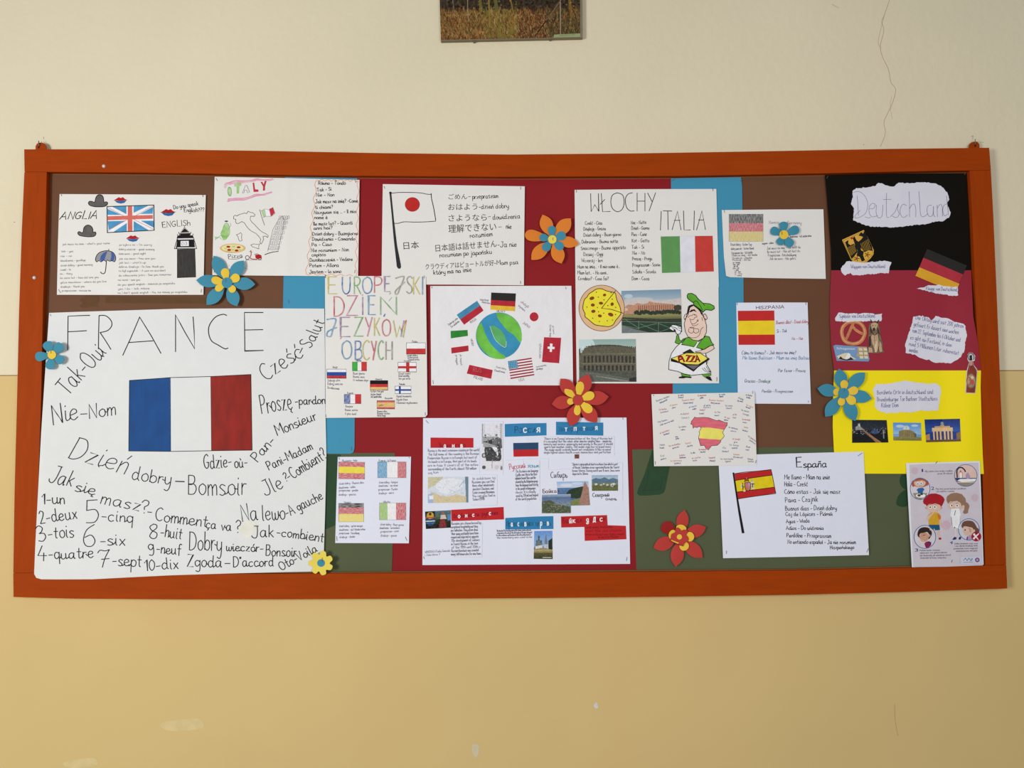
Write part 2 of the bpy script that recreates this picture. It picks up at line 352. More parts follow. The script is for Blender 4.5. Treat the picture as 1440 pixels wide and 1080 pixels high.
# ---------------- poster = a thing pinned to the board; Art = a drawn / glued part on it ----------------
class Art:
    def __init__(s, po, name, lift=0.25, solid=0.0):
        s.po = po; s.name = name; s.v = []; s.f = []; s.mi = []; s.mats = []; s.z = lift; s.k = 0
    def _m(s, c):
        m = c if not isinstance(c, str) else ink(c)
        if m not in s.mats: s.mats.append(m)
        return s.mats.index(m)
    def W(s, x, y, extra=0.0):
        px, py = s.po.px(x, y); return P(px, py, s.po.d(px, py)+s.z+extra)
    def up(s): s.z += 0.03
    def fill(s, pts, c, smooth=False, step=12):
        p = S(pts)
        if smooth: p = crom(p, 5, True)
        q = [s.po.px(x, y) for x, y in p]; m = s._m(c)
        big = max(a for a, b in q)-min(a for a, b in q) > 14 or max(b for a, b in q)-min(b for a, b in q) > 14
        if big: q = densify(q, step)
        v2, tr, _ = triang(q, step if big else None)
        n = len(s.v)
        for x, y in v2: s.v.append(P(x, y, s.po.d(x, y)+s.z))
        for f in tr:
            a, b, c_ = [s.v[n+i] for i in f[:3]]
            if (b-a).cross(c_-a).y > 0: f = f[::-1]
            s.f.append([n+i for i in f]); s.mi.append(m)
        s.up(); return s
    def _rib(s, q, w, m):
        """ribbon through crop points q, width w in photo px"""
        q = [s.po.px(x, y) for x, y in q]
        pts = [q[0]]
        for p in q[1:]:
            if math.hypot(p[0]-pts[-1][0], p[1]-pts[-1][1]) > 0.12: pts.append(p)
        if len(pts) < 2: pts.append((pts[0][0]+0.3, pts[0][1]+0.3))
        pp = []                                           # long straight runs follow the sheet
        for i in range(len(pts)-1):
            a, b = pts[i], pts[i+1]; n = max(1, int(math.hypot(b[0]-a[0], b[1]-a[1])/14))
            for k in range(n): pp.append((a[0]+(b[0]-a[0])*k/n, a[1]+(b[1]-a[1])*k/n))
        pp.append(pts[-1]); pts = pp
        h = w/2; n0 = len(s.v); L_ = len(pts)
        for i, (x, y) in enumerate(pts):
            a = pts[max(i-1, 0)]; b = pts[min(i+1, L_-1)]
            dx, dy = b[0]-a[0], b[1]-a[1]; l = math.hypot(dx, dy) or 1; dx /= l; dy /= l
            k = 1.0
            if 0 < i < L_-1:
                ex, ey = x-a[0], y-a[1]; le = math.hypot(ex, ey) or 1
                k = 1/max(0.55, abs((ex*dx+ey*dy)/le))
            ox = -dx*h*0.5 if i == 0 else (dx*h*0.5 if i == L_-1 else 0); oy = -dy*h*0.5 if i == 0 else (dy*h*0.5 if i == L_-1 else 0)
            d = s.po.d(x, y)+s.z
            s.v.append(P(x+ox-dy*h*k, y+oy+dx*h*k, d)); s.v.append(P(x+ox+dy*h*k, y+oy-dx*h*k, d))
        for i in range(L_-1):
            a = n0+2*i; s.f.append([a, a+2, a+3, a+1]); s.mi.append(m)
    def line(s, pts, c='black', w=1.0, smooth=True, closed=False):
        p = S(pts)
        if smooth: p = crom(p, 5, closed)
        if closed: p = p + [p[0]]
        s._rib(p, w, s._m(c)); s.z += 0.012; return s
    def poly(s, pts, c, w=1.0, oc='black', smooth=False):
        s.fill(pts, c, smooth); s.line(pts, oc, w, smooth, True); return s
    def ell(s, cx, cy, rx, ry, c, rot=0, oc=None, w=0.7, n=22, a0=0, a1=360):
        t = math.radians(rot); full = abs(a1-a0) >= 360
        p = [(cx+rx*math.cos(a)*math.cos(t)-ry*math.sin(a)*math.sin(t), cy+rx*math.cos(a)*math.sin(t)+ry*math.sin(a)*math.cos(t))
             for a in [math.radians(a0+(a1-a0)*i/(n if full else n-1)) for i in range(n)]]
        if c: s.fill(p, c)
        if oc: s.line(p, oc, w, False, full)
        return s
    def t(s, txt, x0, y0, x1, y1, h, c='black', w=0.8, slant=0.0, jit=1.0):
        m = s._m(c); hp = h/s.po.V[2]
        if hp < 9: w *= .78
        for q in text_strokes(txt, x0, y0, x1, y1, h, slant, jit, 5 if hp > 16 else (3 if hp > 7 else 2)): s._rib(q, w, m)
        return s
    def b(s, txt, x0, y0, x1, y1, h, c='black', cap=0.72):
        """printed type (Blender's own font) fitted on a baseline"""
        cu = bpy.data.curves.new('t', 'FONT'); cu.body = txt; cu.resolution_u = 2
        o = bpy.data.objects.new('t', cu); COL.objects.link(o)
        dg = bpy.context.evaluated_depsgraph_get(); me = o.evaluated_get(dg).to_mesh()
        vs = [v.co.copy() for v in me.vertices]; fs = [list(p.vertices) for p in me.polygons]
        o.evaluated_get(dg).to_mesh_clear(); bpy.data.objects.remove(o); bpy.data.curves.remove(cu)
        if not vs: return s
        mn = min(v.x for v in vs); W = max(v.x for v in vs)-mn or 1
        L_ = math.hypot(x1-x0, y1-y0); ux, uy = (x1-x0)/L_, (y1-y0)/L_; m = s._m(c); n = len(s.v)
        for v in vs:
            X = (v.x-mn)/W*L_; Y = v.y/cap*h
            s.v.append(s.W(x0+ux*X+uy*Y, y0+uy*X-ux*Y))
        for f in fs:
            a, b_, c_ = [s.v[n+i] for i in f[:3]]
            if (b_-a).cross(c_-a).y > 0: f = f[::-1]
            s.f.append([n+i for i in f]); s.mi.append(m)
        s.up(); return s
    def done(s, label=None):
        o = new_obj(s.name, s.v, s.f, s.mats, s.po.root, s.mi)
        if label: o['label'] = label
        return o

class Poster:
    def __init__(s, name, label, cat, corners, depth=29.0, mat=None, warp=0.5, step=8, folds=(), group=None, thick=0.35, lin_=None, sheets=True, extra_d=None, sheet_name='sheet'):
        s.cor = S(corners); s.depth = depth; s.warp = warp; s.folds = folds; s.V = (0, 0, 1.0); s.lin = lin_; s.ph = random.uniform(0, 6); s.xd = extra_d
        cx = sum(p[0] for p in s.cor)/len(s.cor); cy = sum(p[1] for p in s.cor)/len(s.cor); s.c = (cx, cy)
        s.root = empty(name, P(cx, cy, depth), label, cat, group)
        if sheets: slab(sheet_name, s.cor, s.d, thick, mat or paper_white, s.root, step=step, extra=[f[0] for f in folds if f[1] == 'v'])
    def d(s, x, y):
        r = s.depth + s.warp*(math.sin(x/31.0+s.ph)*math.cos(y/37.0+s.ph*1.7))
        if s.lin: r += s.lin(x, y)
        if s.xd: r += s.xd(x, y)
        for f in s.folds:
            t = abs((x if f[1] == 'v' else y)-f[0]); r += f[2]*max(0, 1-t/9.0)
        return r
    def view(s, x0, y0, k): s.V = (x0, y0, k); return s
    def px(s, x, y): return (s.V[0]+x/s.V[2], s.V[1]+y/s.V[2])
    def art(s, name, lift=0.25): return Art(s, name, lift)
    def flat(s, name, pts, mat, lift=0.15, thick=0.3, label=None, outline_smooth=False):
        """a glued-on piece of paper"""
        p = S(pts)
        if outline_smooth: p = crom(p, 4, True)
        q = [s.px(x, y) for x, y in p]; m = mat if not isinstance(mat, str) else ink(mat)
        o = slab(name, q, lambda x, y: s.d(x, y)+lift+thick, thick, m, s.root, step=10)
        if label: o['label'] = label
        return o
    def staples(s, lst):
        for (x, y, x2, y2) in lst:
            a = s.px(x, y); b = s.px(x2, y2); staple(s.root, a, b, s.d(*a)+0.9)
STAPLE_ME = None
def staple(parent, a, b, d):
    """wire staple: crown with two bent legs, shared mesh"""
    global STAPLE_ME
    if STAPLE_ME is None:
        bm = bmesh.new()
        def box(x0, x1, y0, y1, z0, z1):
            r = bmesh.ops.create_cube(bm, size=1)['verts']
            for v in r: v.co = Vector((x0+(v.co.x+.5)*(x1-x0), y0+(v.co.y+.5)*(y1-y0), z0+(v.co.z+.5)*(z1-z0)))
        box(-.5, .5, -.0003, .0003, -.0005, .0005); box(-.5, -.44, -.0003, .0014, -.0005, .0005); box(.44, .5, -.0003, .0014, -.0005, .0005)
        STAPLE_ME = bpy.data.meshes.new('staple'); bm.to_mesh(STAPLE_ME); bm.free()
        STAPLE_ME.materials.append(M('staple_wire', (88,86,84), 0.45, spec=0.6))
    A = P(a[0], a[1], d); B = P(b[0], b[1], d); v = B-A
    o = bpy.data.objects.new('staple', STAPLE_ME); COL.objects.link(o); o.parent = parent
    o.location = (A+B)/2 - parent.location; o.rotation_euler = (0, -math.atan2(v.z, v.x), 0); o.scale = (v.length, 1, 1)
    return o

# ---------------- printed photographs: little rasters as coloured mesh grids ----------------
def print_mat(name='printed_ink', rough=0.35):
    if name in MATS: return MATS[name]
    m = bpy.data.materials.new(name); m.use_nodes = True; N = m.node_tree.nodes; L = m.node_tree.links
    a = N.new('ShaderNodeVertexColor'); a.layer_name = 'print'
    b = N['Principled BSDF']; b.inputs['Roughness'].default_value = rough; b.inputs['Specular IOR Level'].default_value = 0.12
    L.new(a.outputs['Color'], b.inputs['Base Color']); MATS[name] = m; return m
class Canvas:
    """raster in local units u:0..W, v:0..H (v down)"""
    def __init__(s, W, H, res, base=(128,128,128)):
        s.W = W; s.H = H; s.nx = int(W*res)+1; s.ny = int(H*res)+1; s.res = res
        s.X, s.Y = np.meshgrid(np.linspace(0, W, s.nx), np.linspace(0, H, s.ny)); s.a = np.zeros((s.ny, s.nx, 3))+np.array(base, float)
    def grad(s, y0, c0, y1, c1):
        m = (s.Y >= y0) & (s.Y <= y1); t = np.clip((s.Y-y0)/(y1-y0), 0, 1)[..., None]
        g_ = (1-t)*np.array(c0, float)+t*np.array(c1, float); s.a[m] = g_[m]; return s
    def poly(s, pts, c, al=1.0):
        p = S(pts); m = np.zeros(s.X.shape, bool); j = len(p)-1
        for i in range(len(p)):
            xi, yi = p[i]; xj, yj = p[j]
            with np.errstate(divide='ignore', invalid='ignore'):
                cr = ((yi > s.Y) != (yj > s.Y)) & (s.X < (xj-xi)*(s.Y-yi)/((yj-yi) or 1e-9)+xi)
            m ^= cr; j = i
        s.a[m] = s.a[m]*(1-al)+np.array(c, float)*al; return s
    def ell(s, cx, cy, rx, ry, c, al=1.0):
        m = ((s.X-cx)/rx)**2+((s.Y-cy)/ry)**2 < 1; s.a[m] = s.a[m]*(1-al)+np.array(c, float)*al; return s
    def line(s, x0, y0, x1, y1, w, c, al=1.0):
        i0 = max(0, int((min(y0, y1)-w)*s.res)-1); i1 = int((max(y0, y1)+w)*s.res)+2; j0 = max(0, int((min(x0, x1)-w)*s.res)-1); j1 = int((max(x0, x1)+w)*s.res)+2
        X = s.X[i0:i1, j0:j1]; Y = s.Y[i0:i1, j0:j1]
        if X.size == 0: return s
        dx, dy = x1-x0, y1-y0; t = np.clip(((X-x0)*dx+(Y-y0)*dy)/(dx*dx+dy*dy+1e-9), 0, 1)
        m = np.hypot(X-x0-t*dx, Y-y0-t*dy) < w/2; v = s.a[i0:i1, j0:j1]; v[m] = v[m]*(1-al)+np.array(c, float)*al; return s
    def noise(s, amt, y0=0, y1=1e9, cell=1.0, x0=0, x1=1e9):
        n = np.random.normal(0, 1, (int(s.H/cell)+3, int(s.W/cell)+3))
        yy = s.Y/cell; xx = s.X/cell; i = yy.astype(int); j = xx.astype(int); fy = yy-i; fx = xx-j
        v = n[i, j]*(1-fx)*(1-fy)+n[i, j+1]*fx*(1-fy)+n[i+1, j]*(1-fx)*fy+n[i+1, j+1]*fx*fy
        m = (s.Y >= y0) & (s.Y <= y1) & (s.X >= x0) & (s.X <= x1); s.a[m] += (v[..., None]*amt)[m]; return s
    def build(s, po, name, quad, lift=0.5, label=None, mat=None):
        """quad: TL,TR,BR,BL in the poster's current view"""
        q = [po.px(*p) for p in S(quad)]; V = []
        for i in range(s.ny):
            v = i/(s.ny-1)
            for j in range(s.nx):
                u = j/(s.nx-1)
                x = (q[0][0]*(1-u)+q[1][0]*u)*(1-v)+(q[3][0]*(1-u)+q[2][0]*u)*v
                y = (q[0][1]*(1-u)+q[1][1]*u)*(1-v)+(q[3][1]*(1-u)+q[2][1]*u)*v
                V.append(P(x, y, po.d(x, y)+lift))
        Fc = [[i*s.nx+j, (i+1)*s.nx+j, (i+1)*s.nx+j+1, i*s.nx+j+1] for i in range(s.ny-1) for j in range(s.nx-1)]
        n = len(V); brd = [j for j in range(s.nx)]+[i*s.nx+s.nx-1 for i in range(1, s.ny)]+[(s.ny-1)*s.nx+j for j in range(s.nx-2, -1, -1)]+[i*s.nx for i in range(s.ny-2, 0, -1)]
        bk = [V[k]+Vector((0, 0.0003, 0)) for k in brd]
        for k in range(len(brd)): Fc.append([brd[k], brd[(k+1) % len(brd)], n+(k+1) % len(brd), n+k])
        o = new_obj(name, V+bk, Fc, mat or print_mat(), po.root)
        col = np.clip(s.a, 0, 255).reshape(-1, 3)/255.0; col = np.where(col <= 0.04045, col/12.92, ((col+0.055)/1.055)**2.4)
        ca = np.ones((n+len(bk), 4)); ca[:n, :3] = col; ca[n:, :3] = 0.7
        at = o.data.color_attributes.new('print', 'FLOAT_COLOR', 'POINT'); at.data.foreach_set('color', ca.ravel())
        if label: o['label'] = label
        return o
# ---------------- the setting: wall, dado paint, floor ----------------
def wall_mat(name, rgb, bump):
    m = M(name, rgb, 0.85, amt=0.035, scale=1.6, bump=bump, bscale=42, spec=0.1); return m
cream = wall_mat('cream_wall_paint', (226,216,187), 0.8); ochre = wall_mat('ochre_wall_paint', (214,188,130), 0.12)
def add_blotch(m, scale, c2, pos):
    """larger soft unevenness of the paint plus trowel marks"""
    nt = m.node_tree; N = nt.nodes; L = nt.links; b = N['Principled BSDF']
    tc = [n for n in N if n.type == 'TEX_COORD'][0]
    src = b.inputs['Base Color'].links[0].from_socket
    nz = N.new('ShaderNodeTexNoise'); nz.inputs['Scale'].default_value = scale; nz.inputs['Detail'].default_value = 3; L.new(tc.outputs['Object'], nz.inputs['Vector'])
    rp = N.new('ShaderNodeValToRGB'); rp.color_ramp.elements[0].position = pos[0]; rp.color_ramp.elements[1].position = pos[1]; L.new(nz.outputs['Fac'], rp.inputs[0])
    mx = N.new('ShaderNodeMix'); mx.data_type = 'RGBA'; L.new(rp.outputs[0], mx.inputs['Factor']); L.new(src, mx.inputs['A']); mx.inputs['B'].default_value = (*lin(c2), 1)
    L.new(mx.outputs['Result'], b.inputs['Base Color'])
add_blotch(ochre, 1.1, (216,182,128), (0.5, 0.75))
def box(name, x0, x1, y0, y1, z0, z1, mat, parent=None, loc=None, zr=None):
    zr = z1 if zr is None else zr
    v = [Vector(p) for p in [(x0,y0,z0),(x1,y0,z0),(x1,y1,z0),(x0,y1,z0),(x0,y0,z1),(x1,y0,zr),(x1,y1,zr),(x0,y1,z1)]]
    return new_obj(name, v, [[0,3,2,1],[4,5,6,7],[0,1,5,4],[1,2,6,5],[2,3,7,6],[3,0,4,7]], mat, parent, loc=loc)
wall = box('wall_back', -5.5, 5.5, 0.0, 0.2, 0.0, 3.8, cream); tag(wall, kind='structure')
zl = P(0, 528, 0).z; zr = P(1440, 521, 0).z; xl = P(0, 528, 0).x; xr = P(1440, 521, 0).x; sl = (zr-zl)/(xr-xl)
dado = box('dado_paint', -5.5, 5.5, -0.0015, 0.0, 0.08, zl+sl*(-5.5-xl), ochre, wall, zr=zl+sl*(5.5-xl))
lineM = M('dado_line_paint', (140,105,62), 0.8)
v = []
for x in (-5.5, 5.5):
    z = zl+sl*(x-xl)
    v += [Vector((x, -0.0019, z-0.0012)), Vector((x, -0.0019, z+0.0010)), Vector((x, 0.0, z+0.0010)), Vector((x, 0.0, z-0.0012))]
new_obj('dado_line', v, [[0,4,5,1],[1,5,6,2],[3,7,4,0],[0,1,2,3],[4,7,6,5]], lineM, wall)
floor = box('floor', -5.5, 5.5, -6.0, 0.2, -0.1, 0.0, M('grey_linoleum', (150,140,120), 0.5, amt=0.1, scale=8)); tag(floor, kind='structure')
bb = box('baseboard_back', -5.5, 5.5, -0.015, 0.0, 0.0, 0.08, M('brown_baseboard_paint', (110,75,50), 0.5)); tag(bb, kind='structure')
class Ctx:
    def __init__(s, root, depth): s.root = root; s.depth = depth; s.V = (0, 0, 1.0)
    def d(s, x, y): return s.depth
    def px(s, x, y): return (s.V[0]+x/s.V[2], s.V[1]+y/s.V[2])
    def view(s, a, b, k): s.V = (a, b, k); return s
wc = Ctx(wall, 0.05)
C['crack'] = (182,158,120); C['chip'] = (222,210,178); C['chip2'] = (225,224,220); C['mark'] = (120,105,80); C['scuff'] = (200,187,155)
cr = Art(wc.view(720, 0, 2), 'crack', 0.1)
cr.line("1062,0 1048,40 1040,62 1046,85 1036,130 1042,160 1052,180 1060,200 1066,232 1079,252 1070,290 1056,320 1046,345 1050,375 1036,412", 'crack', 0.6)
cr.line("1048,40 1034,95 1030,120 1038,136", 'crack', 0.4); cr.line("1068,270 1064,300 1070,335", 'crack', 0.3)
cr.line("900,12 918,22", 'scuff', 0.7); cr.done()
wc2 = Ctx(wall, 1.6)
chp = Art(wc2.view(0, 840, 1), 'paint_chips', 0.1)
chp.fill("664,208 671,207 674,214 670,225 665,220", 'chip', True); chp.fill("835,151 839,148 841,155 837,156", 'chip2', True)
chp.fill("225,178 250,172 280,171 284,184 240,188", M('worn_ochre_paint', (217,196,143), 0.85), True); chp.fill("90,232 130,226 136,236 100,240", M('worn_ochre_paint', (217,196,143), 0.85), True)
chp.line("1258,150 1259,175 1263,195", M('worn_ochre_dark', (165,140,98), 0.85), 0.4); chp.done()
mk = Art(wc.view(0, 190, 8), 'pencil_marks', 0.1)
mk.line("488,20 495,45", 'mark', 0.5); mk.line("465,72 472,85", 'mark', 0.5); mk.line("488,75 500,90", 'mark', 0.4); mk.ell(162, 978, 7, 4, 'mark')
wc.view(1280, 180, 9); mk.line("770,108 800,98", 'mark', 0.4); mk.line("795,100 790,145", 'mark', 0.4); mk.line("885,180 930,182", 'mark', 0.35)
mk.ell(-590, 210, 5, 4, 'mark'); mk.done()
wc.view(0, 0, 1)

# ---------------- the notice board ----------------
wood = M('orange_painted_wood', (158,60,3), 0.62, amt=0.07, scale=9, bump=0.05, bscale=150, spec=0.08, stretch=(1, 1, 7))
woodv = M('orange_painted_wood_upright', (158,60,3), 0.62, amt=0.07, scale=9, bump=0.05, bscale=150, spec=0.08, stretch=(7, 1, 1))
boardt = empty('notice_board', P(705, 840, 20), 'long school notice board with orange painted wooden frame hung on the wall', 'notice board')
TOPO = "34,210 200,209.7 360,212 540,215.4 720,217.3 900,215.6 1080,212.6 1250,209.4 1391,207.8"
TOPI = "34.5,241.5 66,241.6 200,242.6 360,245 500,247 720,248.6 950,247.4 1160,243.6 1280,240.8 1363,239.6 1393.5,239.3"
BOTI = "18.6,805.8 49,806 230,807 400,806.8 560,806 760,805 950,803.8 1120,801.8 1280,798.6 1385,795.2 1415,794.7"
BOTO = "19,839.6 100,841.8 250,843 400,842.8 600,842 760,841 950,839 1120,836.4 1280,832.2 1416.5,827.6"
rev = lambda s: S(s)[::-1]
FD = 40.0
rails = []
rails.append(slab('frame_rail', S(TOPO)+rev(TOPI), FD, 27, wood, boardt, step=40, smooth=False))
rails.append(slab('frame_rail', S(BOTI)+rev(BOTO), FD, 27, wood, boardt, step=40, smooth=False))
rails.append(slab('frame_stile', S("34.3,241.9 30.6,325 26.7,440 24,560 20.5,690 18.7,805.4 49.5,805.6 53.5,690 57.8,560 60,440 63.7,325 65.7,242"), FD-0.3, 26.5, woodv, boardt, step=40, smooth=False))
rails.append(slab('frame_stile', S("1363.4,240 1393.4,239.7 1396.7,300 1401.5,410 1407.3,560 1410.8,630 1414.9,794.3 1385,794.8 1381.3,640 1378,550 1371.5,410 1367,300"), FD-0.3, 26.5, woodv, boardt, step=40, smooth=False))
for r in rails:
    bv = r.modifiers.new('bevel', 'BEVEL'); bv.width = 0.0012; bv.segments = 2; bv.limit_method = 'ANGLE'; bv.angle_limit = math.radians(50)
slab('backing_panel', "60,236 700,244 1368,234 1391,800 700,810 44,811", 22.0, 8, M('tan_fibreboard', (128,92,60), 0.8, bump=0.1), boardt, step=60, smooth=False)
slab('inner_lip', S("52,803.8 400,804.3 760,802.6 1120,799.6 1384,793 1384,797 1120,803.2 760,806 400,807.6 52,807"), 31.0, 4, M('bare_wood_lip', (118,82,50), 0.6), boardt, step=40, smooth=False)
# brackets with nail hooks
def bracket(pts, hole, hx, hy):
    q = S(pts); pl = slab('hanging_bracket', q, 14, 2.5, wood, boardt, step=6, smooth=False)
    st = M('rusty_steel', (120,105,85), 0.4, spec=0.6)
    cv = bpy.data.curves.new('wall_hook', 'CURVE'); cv.dimensions = '3D'; cv.bevel_depth = 0.0012; cv.bevel_resolution = 2
    sp = cv.splines.new('POLY'); A = [P(hx, hy, 0), P(hx, hy, 16), P(hx-0.2, hy+1.8, 18.5), P(hx-0.4, hy+4.5, 17.5), P(hx-0.2, hy-2.6, 19), P(hx, hy-3.2, 18)]
    sp.points.add(len(A)-1)
    for p, a in zip(sp.points, A): p.co = (*(a-boardt.location), 1)
    o = bpy.data.objects.new('wall_hook', cv); COL.objects.link(o); cv.materials.append(st); o.parent = boardt
    dg = bpy.context.evaluated_depsgraph_get(); me = bpy.data.meshes.new_from_object(o.evaluated_get(dg)); me.name = 'wall_hook'
    o2 = bpy.data.objects.new('wall_hook', me); COL.objects.link(o2); o2.parent = boardt; bpy.data.objects.remove(o)
    o2.name = 'wall_hook'
    a = Art(Ctx(boardt, 14.2), 'bracket_hole', 0.1); a.ell(hx-0.2, hy+5.5, 1.3, 2.0, 'dbrown'); a.done()
bracket("50,212 50,205.5 52,202 55,200.6 59,200.4 62.5,202 65,205.5 66,212", None, 54.6, 201.3)
bracket("1362.8,210.5 1362.8,203.8 1365.8,200.4 1369,199.3 1374.5,199.3 1377.2,202.8 1377.8,210.5", None, 1371.6, 199.2)
# two pale pins pushed into the frame
def pin(px, py, lab=None):
    bm = bmesh.new(); prof = [(0.0, 0.0045), (0.0022, 0.0042), (0.0042, 0.003), (0.005, 0.0012), (0.005, 0.0), (0.0, 0.0)]
    n = 14; rings = []
    for r, h in prof[1:-1]: rings.append([bm.verts.new((r*math.cos(2*math.pi*k/n), -h, r*math.sin(2*math.pi*k/n))) for k in range(n)])
    top = bm.verts.new((0, -prof[0][1], 0))
    for k in range(n): bm.faces.new((top, rings[0][(k+1) % n], rings[0][k]))
    for a, b in zip(rings, rings[1:]):
        for k in range(n): bm.faces.new((a[k], a[(k+1) % n], b[(k+1) % n], b[k]))
    me = bpy.data.meshes.new('pin_head'); bm.normal_update(); bm.to_mesh(me); bm.free(); me.polygons.foreach_set('use_smooth', [True]*len(me.polygons))
    me.materials.append(M('nickel_pin', (205,200,195), 0.3, spec=0.8)); o = bpy.data.objects.new('pin_head', me); COL.objects.link(o); o.parent = boardt
    o.location = P(px, py, FD) - boardt.location; return o
pin(146.3, 233.8); pin(48.6, 390.6)

# ---------------- coloured background papers ----------------
def interp(line, v, ax):
    p = sorted(S(line), key=lambda q: q[ax])
    return float(np.interp(v, [q[ax] for q in p], [q[1-ax] for q in p]))
STL = "65.7,242 63.7,325 60,440 57.8,560 53.5,690 49.5,805.6"; STR = "1363.4,240 1367,300 1371.5,410 1378,550 1381.3,640 1385,794.8"
def fit(pts, depth, ym=1e9):
    """keep a sheet inside the opening of the frame (parallax between the sheet and the frame front allowed for)"""
    r = (CAMD*1000-depth)/(CAMD*1000-FD); out = []
    for x, y in S(pts):
        if y > ym: out.append((x, y)); continue
        # same world point as seen at the frame's front plane
        X = 720+(x-720)*r; Y = 597+(y-597)*r
        Y = max(interp(TOPI, X, 0)+1.0, min(interp(BOTI, X, 0)-1.0, Y)); X = max(interp(STL, Y, 1)+1.0, min(interp(STR, Y, 1)-1.0, X))
        out.append((720+(X-720)/r, 597+(Y-597)/r))
    return out
def bgpaper(name, label, pts, rgb, depth, group='coloured background papers', rough=0.62, warp=0.5, mat=None):
    return Poster(name, label, 'paper', fit(densify(S(pts), 60), depth-1), depth, mat or M(name+'_stock_%d' % len(MATS), rgb, rough, amt=0.035, scale=3, bump=0.05, bscale=40, spec=0.35), warp=warp, group=group, thick=0.3)
RED = (140,30,35); BRN = (106,70,48); BLU = (66,146,180); OLV = (86,94,67)
redm = M('red_card', RED, 0.6, amt=0.05, scale=4, bump=0.04, spec=0.1); blum = M('blue_card', BLU, 0.55, amt=0.04, scale=4, bump=0.06, bscale=12, spec=0.12)
brnm = M('brown_card', BRN, 0.55, amt=0.05, scale=4, bump=0.04, spec=0.12); olvm = M('olive_card', OLV, 0.6, amt=0.04, scale=5, bump=0.04, spec=0.1)
b1 = bgpaper('brown_paper', 'brown card backing the top left corner behind the black-and-white English poster', "66.5,243 404,246.5 404,640 56,640", BRN, 23.4, mat=brnm)
a = b1.art('old_mark'); mk2 = M('brown_card_mark', (96,66,38), 0.6); a.fill('118,418 124,413 131,416 137,414 140,421 137,428 139,432 130,431 120,433 112,431 116,426 112,421', mk2, True); a.done('faint darker mark on the card')
a = b1.art('old_mark'); a.fill('148,417 292,418 292,427 148,426', mk2); a.done('faint darker mark on the card')
bgpaper('red_paper', 'large dark red card backing the middle of the board', "500,247.5 948,248 948,600 948,804 550,806.5 497,806", RED, 23.6, mat=redm)
b2 = bgpaper('brown_paper', 'brown card behind the small hand-drawn German flag sheet, right of the blue strip', "1040,246 1166,243.6 1180,640 1040,645", BRN, 23.4, mat=brnm)
o1 = bgpaper('green_paper', 'faded olive green card at lower left beside the yellow scalloped flower', "448,638 478,637 555.5,637 553.5,720 551,806 440,806.8", OLV, 24.6, mat=olvm)
a = o1.art('unfaded_patch'); a.fill("448,639 479,639 477,700 475.5,737 452,747 448,700", M('unfaded_green', (44,72,48), 0.6)); a.done('darker green unfaded patch')
o2 = bgpaper('green_paper', 'faded olive green card at lower right under the drooping red flower', "889,632 1100,629 1290,628 1390,640 1388,796 1120,802.5 895,803.6", OLV, 24.6, mat=olvm)
uf = M('unfaded_green', (44,72,48), 0.6)
a = o2.view(860, 620, 5.684).art('unfaded_patch'); a.fill("322,72 320,90 262,270 212,385 203,420 220,436 265,438 380,430 414,418 428,392 448,290 466,205 480,72", uf)
a.line("295,215 285,330 262,385 270,396 380,388 392,370 405,290", M('unfaded_green2', (36,60,42), 0.6), 0.7)
o2.view(0, 0, 1); a.done('darker green unfaded patch'); a = o2.art('unfaded_patch'); a.ell(1277, 676, 12, 13, uf); a.fill("1276,689 1264,696 1261,710 1276,711", uf, True); a.done('darker green unfaded patch')
bl = bgpaper('blue_paper', 'blue card strip running down the left, behind the colourful title sheet', "401.5,246.5 502.3,247.6 500,420 498.5,630 497,636 492,638.3 394,637", BLU, 25.4, mat=blum)
bl.view(440, 560, 4.154); bl.staples([(226, 284, 224, 306)]); bl.view(280, 230, 5.4); bl.staples([(678, 1035, 682, 1060)])
br3 = bgpaper('blue_paper', 'lowest blue card of the right strip, above the map of Spain', "946,490 1046.5,490 1046.5,600 946,600", BLU, 24.4, mat=blum)
br2 = bgpaper('blue_paper', 'middle blue card of the right strip, beside the chef poster', "945,386 1045.5,386 1046,494.5 946,494.5", BLU, 25.0, mat=blum)
br1 = bgpaper('blue_paper', 'topmost blue card of the right strip, above the ITALIA poster', "943.5,248.3 1042,246.5 1043.5,262 1044.6,330 1045,388.3 944.5,388.6", BLU, 25.8, mat=blum)
br1.view(1000, 240, 6.353); br1.staples([(262, 92, 288, 78)]); br1.view(800, 250, 6.545); br1.staples([(950, 25, 975, 12)])

# ---------------- landscape picture above the board ----------------
pic = Poster('landscape_picture', 'autumn landscape photo panel hung above the board, cut off by the photo edge', 'picture',
             "620,57.3 819.5,52.8 818,-150 614.5,-150", 14, M('grey_panel_edge', (128,118,98), 0.6), warp=0, thick=13, sheet_name='panel')
cv = Canvas(198, 205, 1.6, (60,55,40))
cv.grad(0, (90,95,80), 80, (60,60,45)); cv.grad(80, (52,48,36), 160, (58,50,38)); cv.grad(160, (112,90,52), 172, (135,98,52)); cv.grad(172, (138,98,52), 206, (128,88,48))
cv.grad(148, (62,52,38), 170, (76,60,44))
cv.noise(18, cell=2); cv.noise(12, cell=1)
rs = random.Random(3)
for k in range(420):      # trunks and dark brush
    x = rs.uniform(0, 198); y = rs.uniform(60, 172); h = rs.uniform(8, 40); c = rs.choice([(40,36,28),(80,66,48),(70,60,60),(95,80,50),(55,60,40),(60,56,62)])
    cv.line(x, y, x+rs.uniform(-4, 4), y-h, rs.uniform(.5, 1.3), c, 0.7)
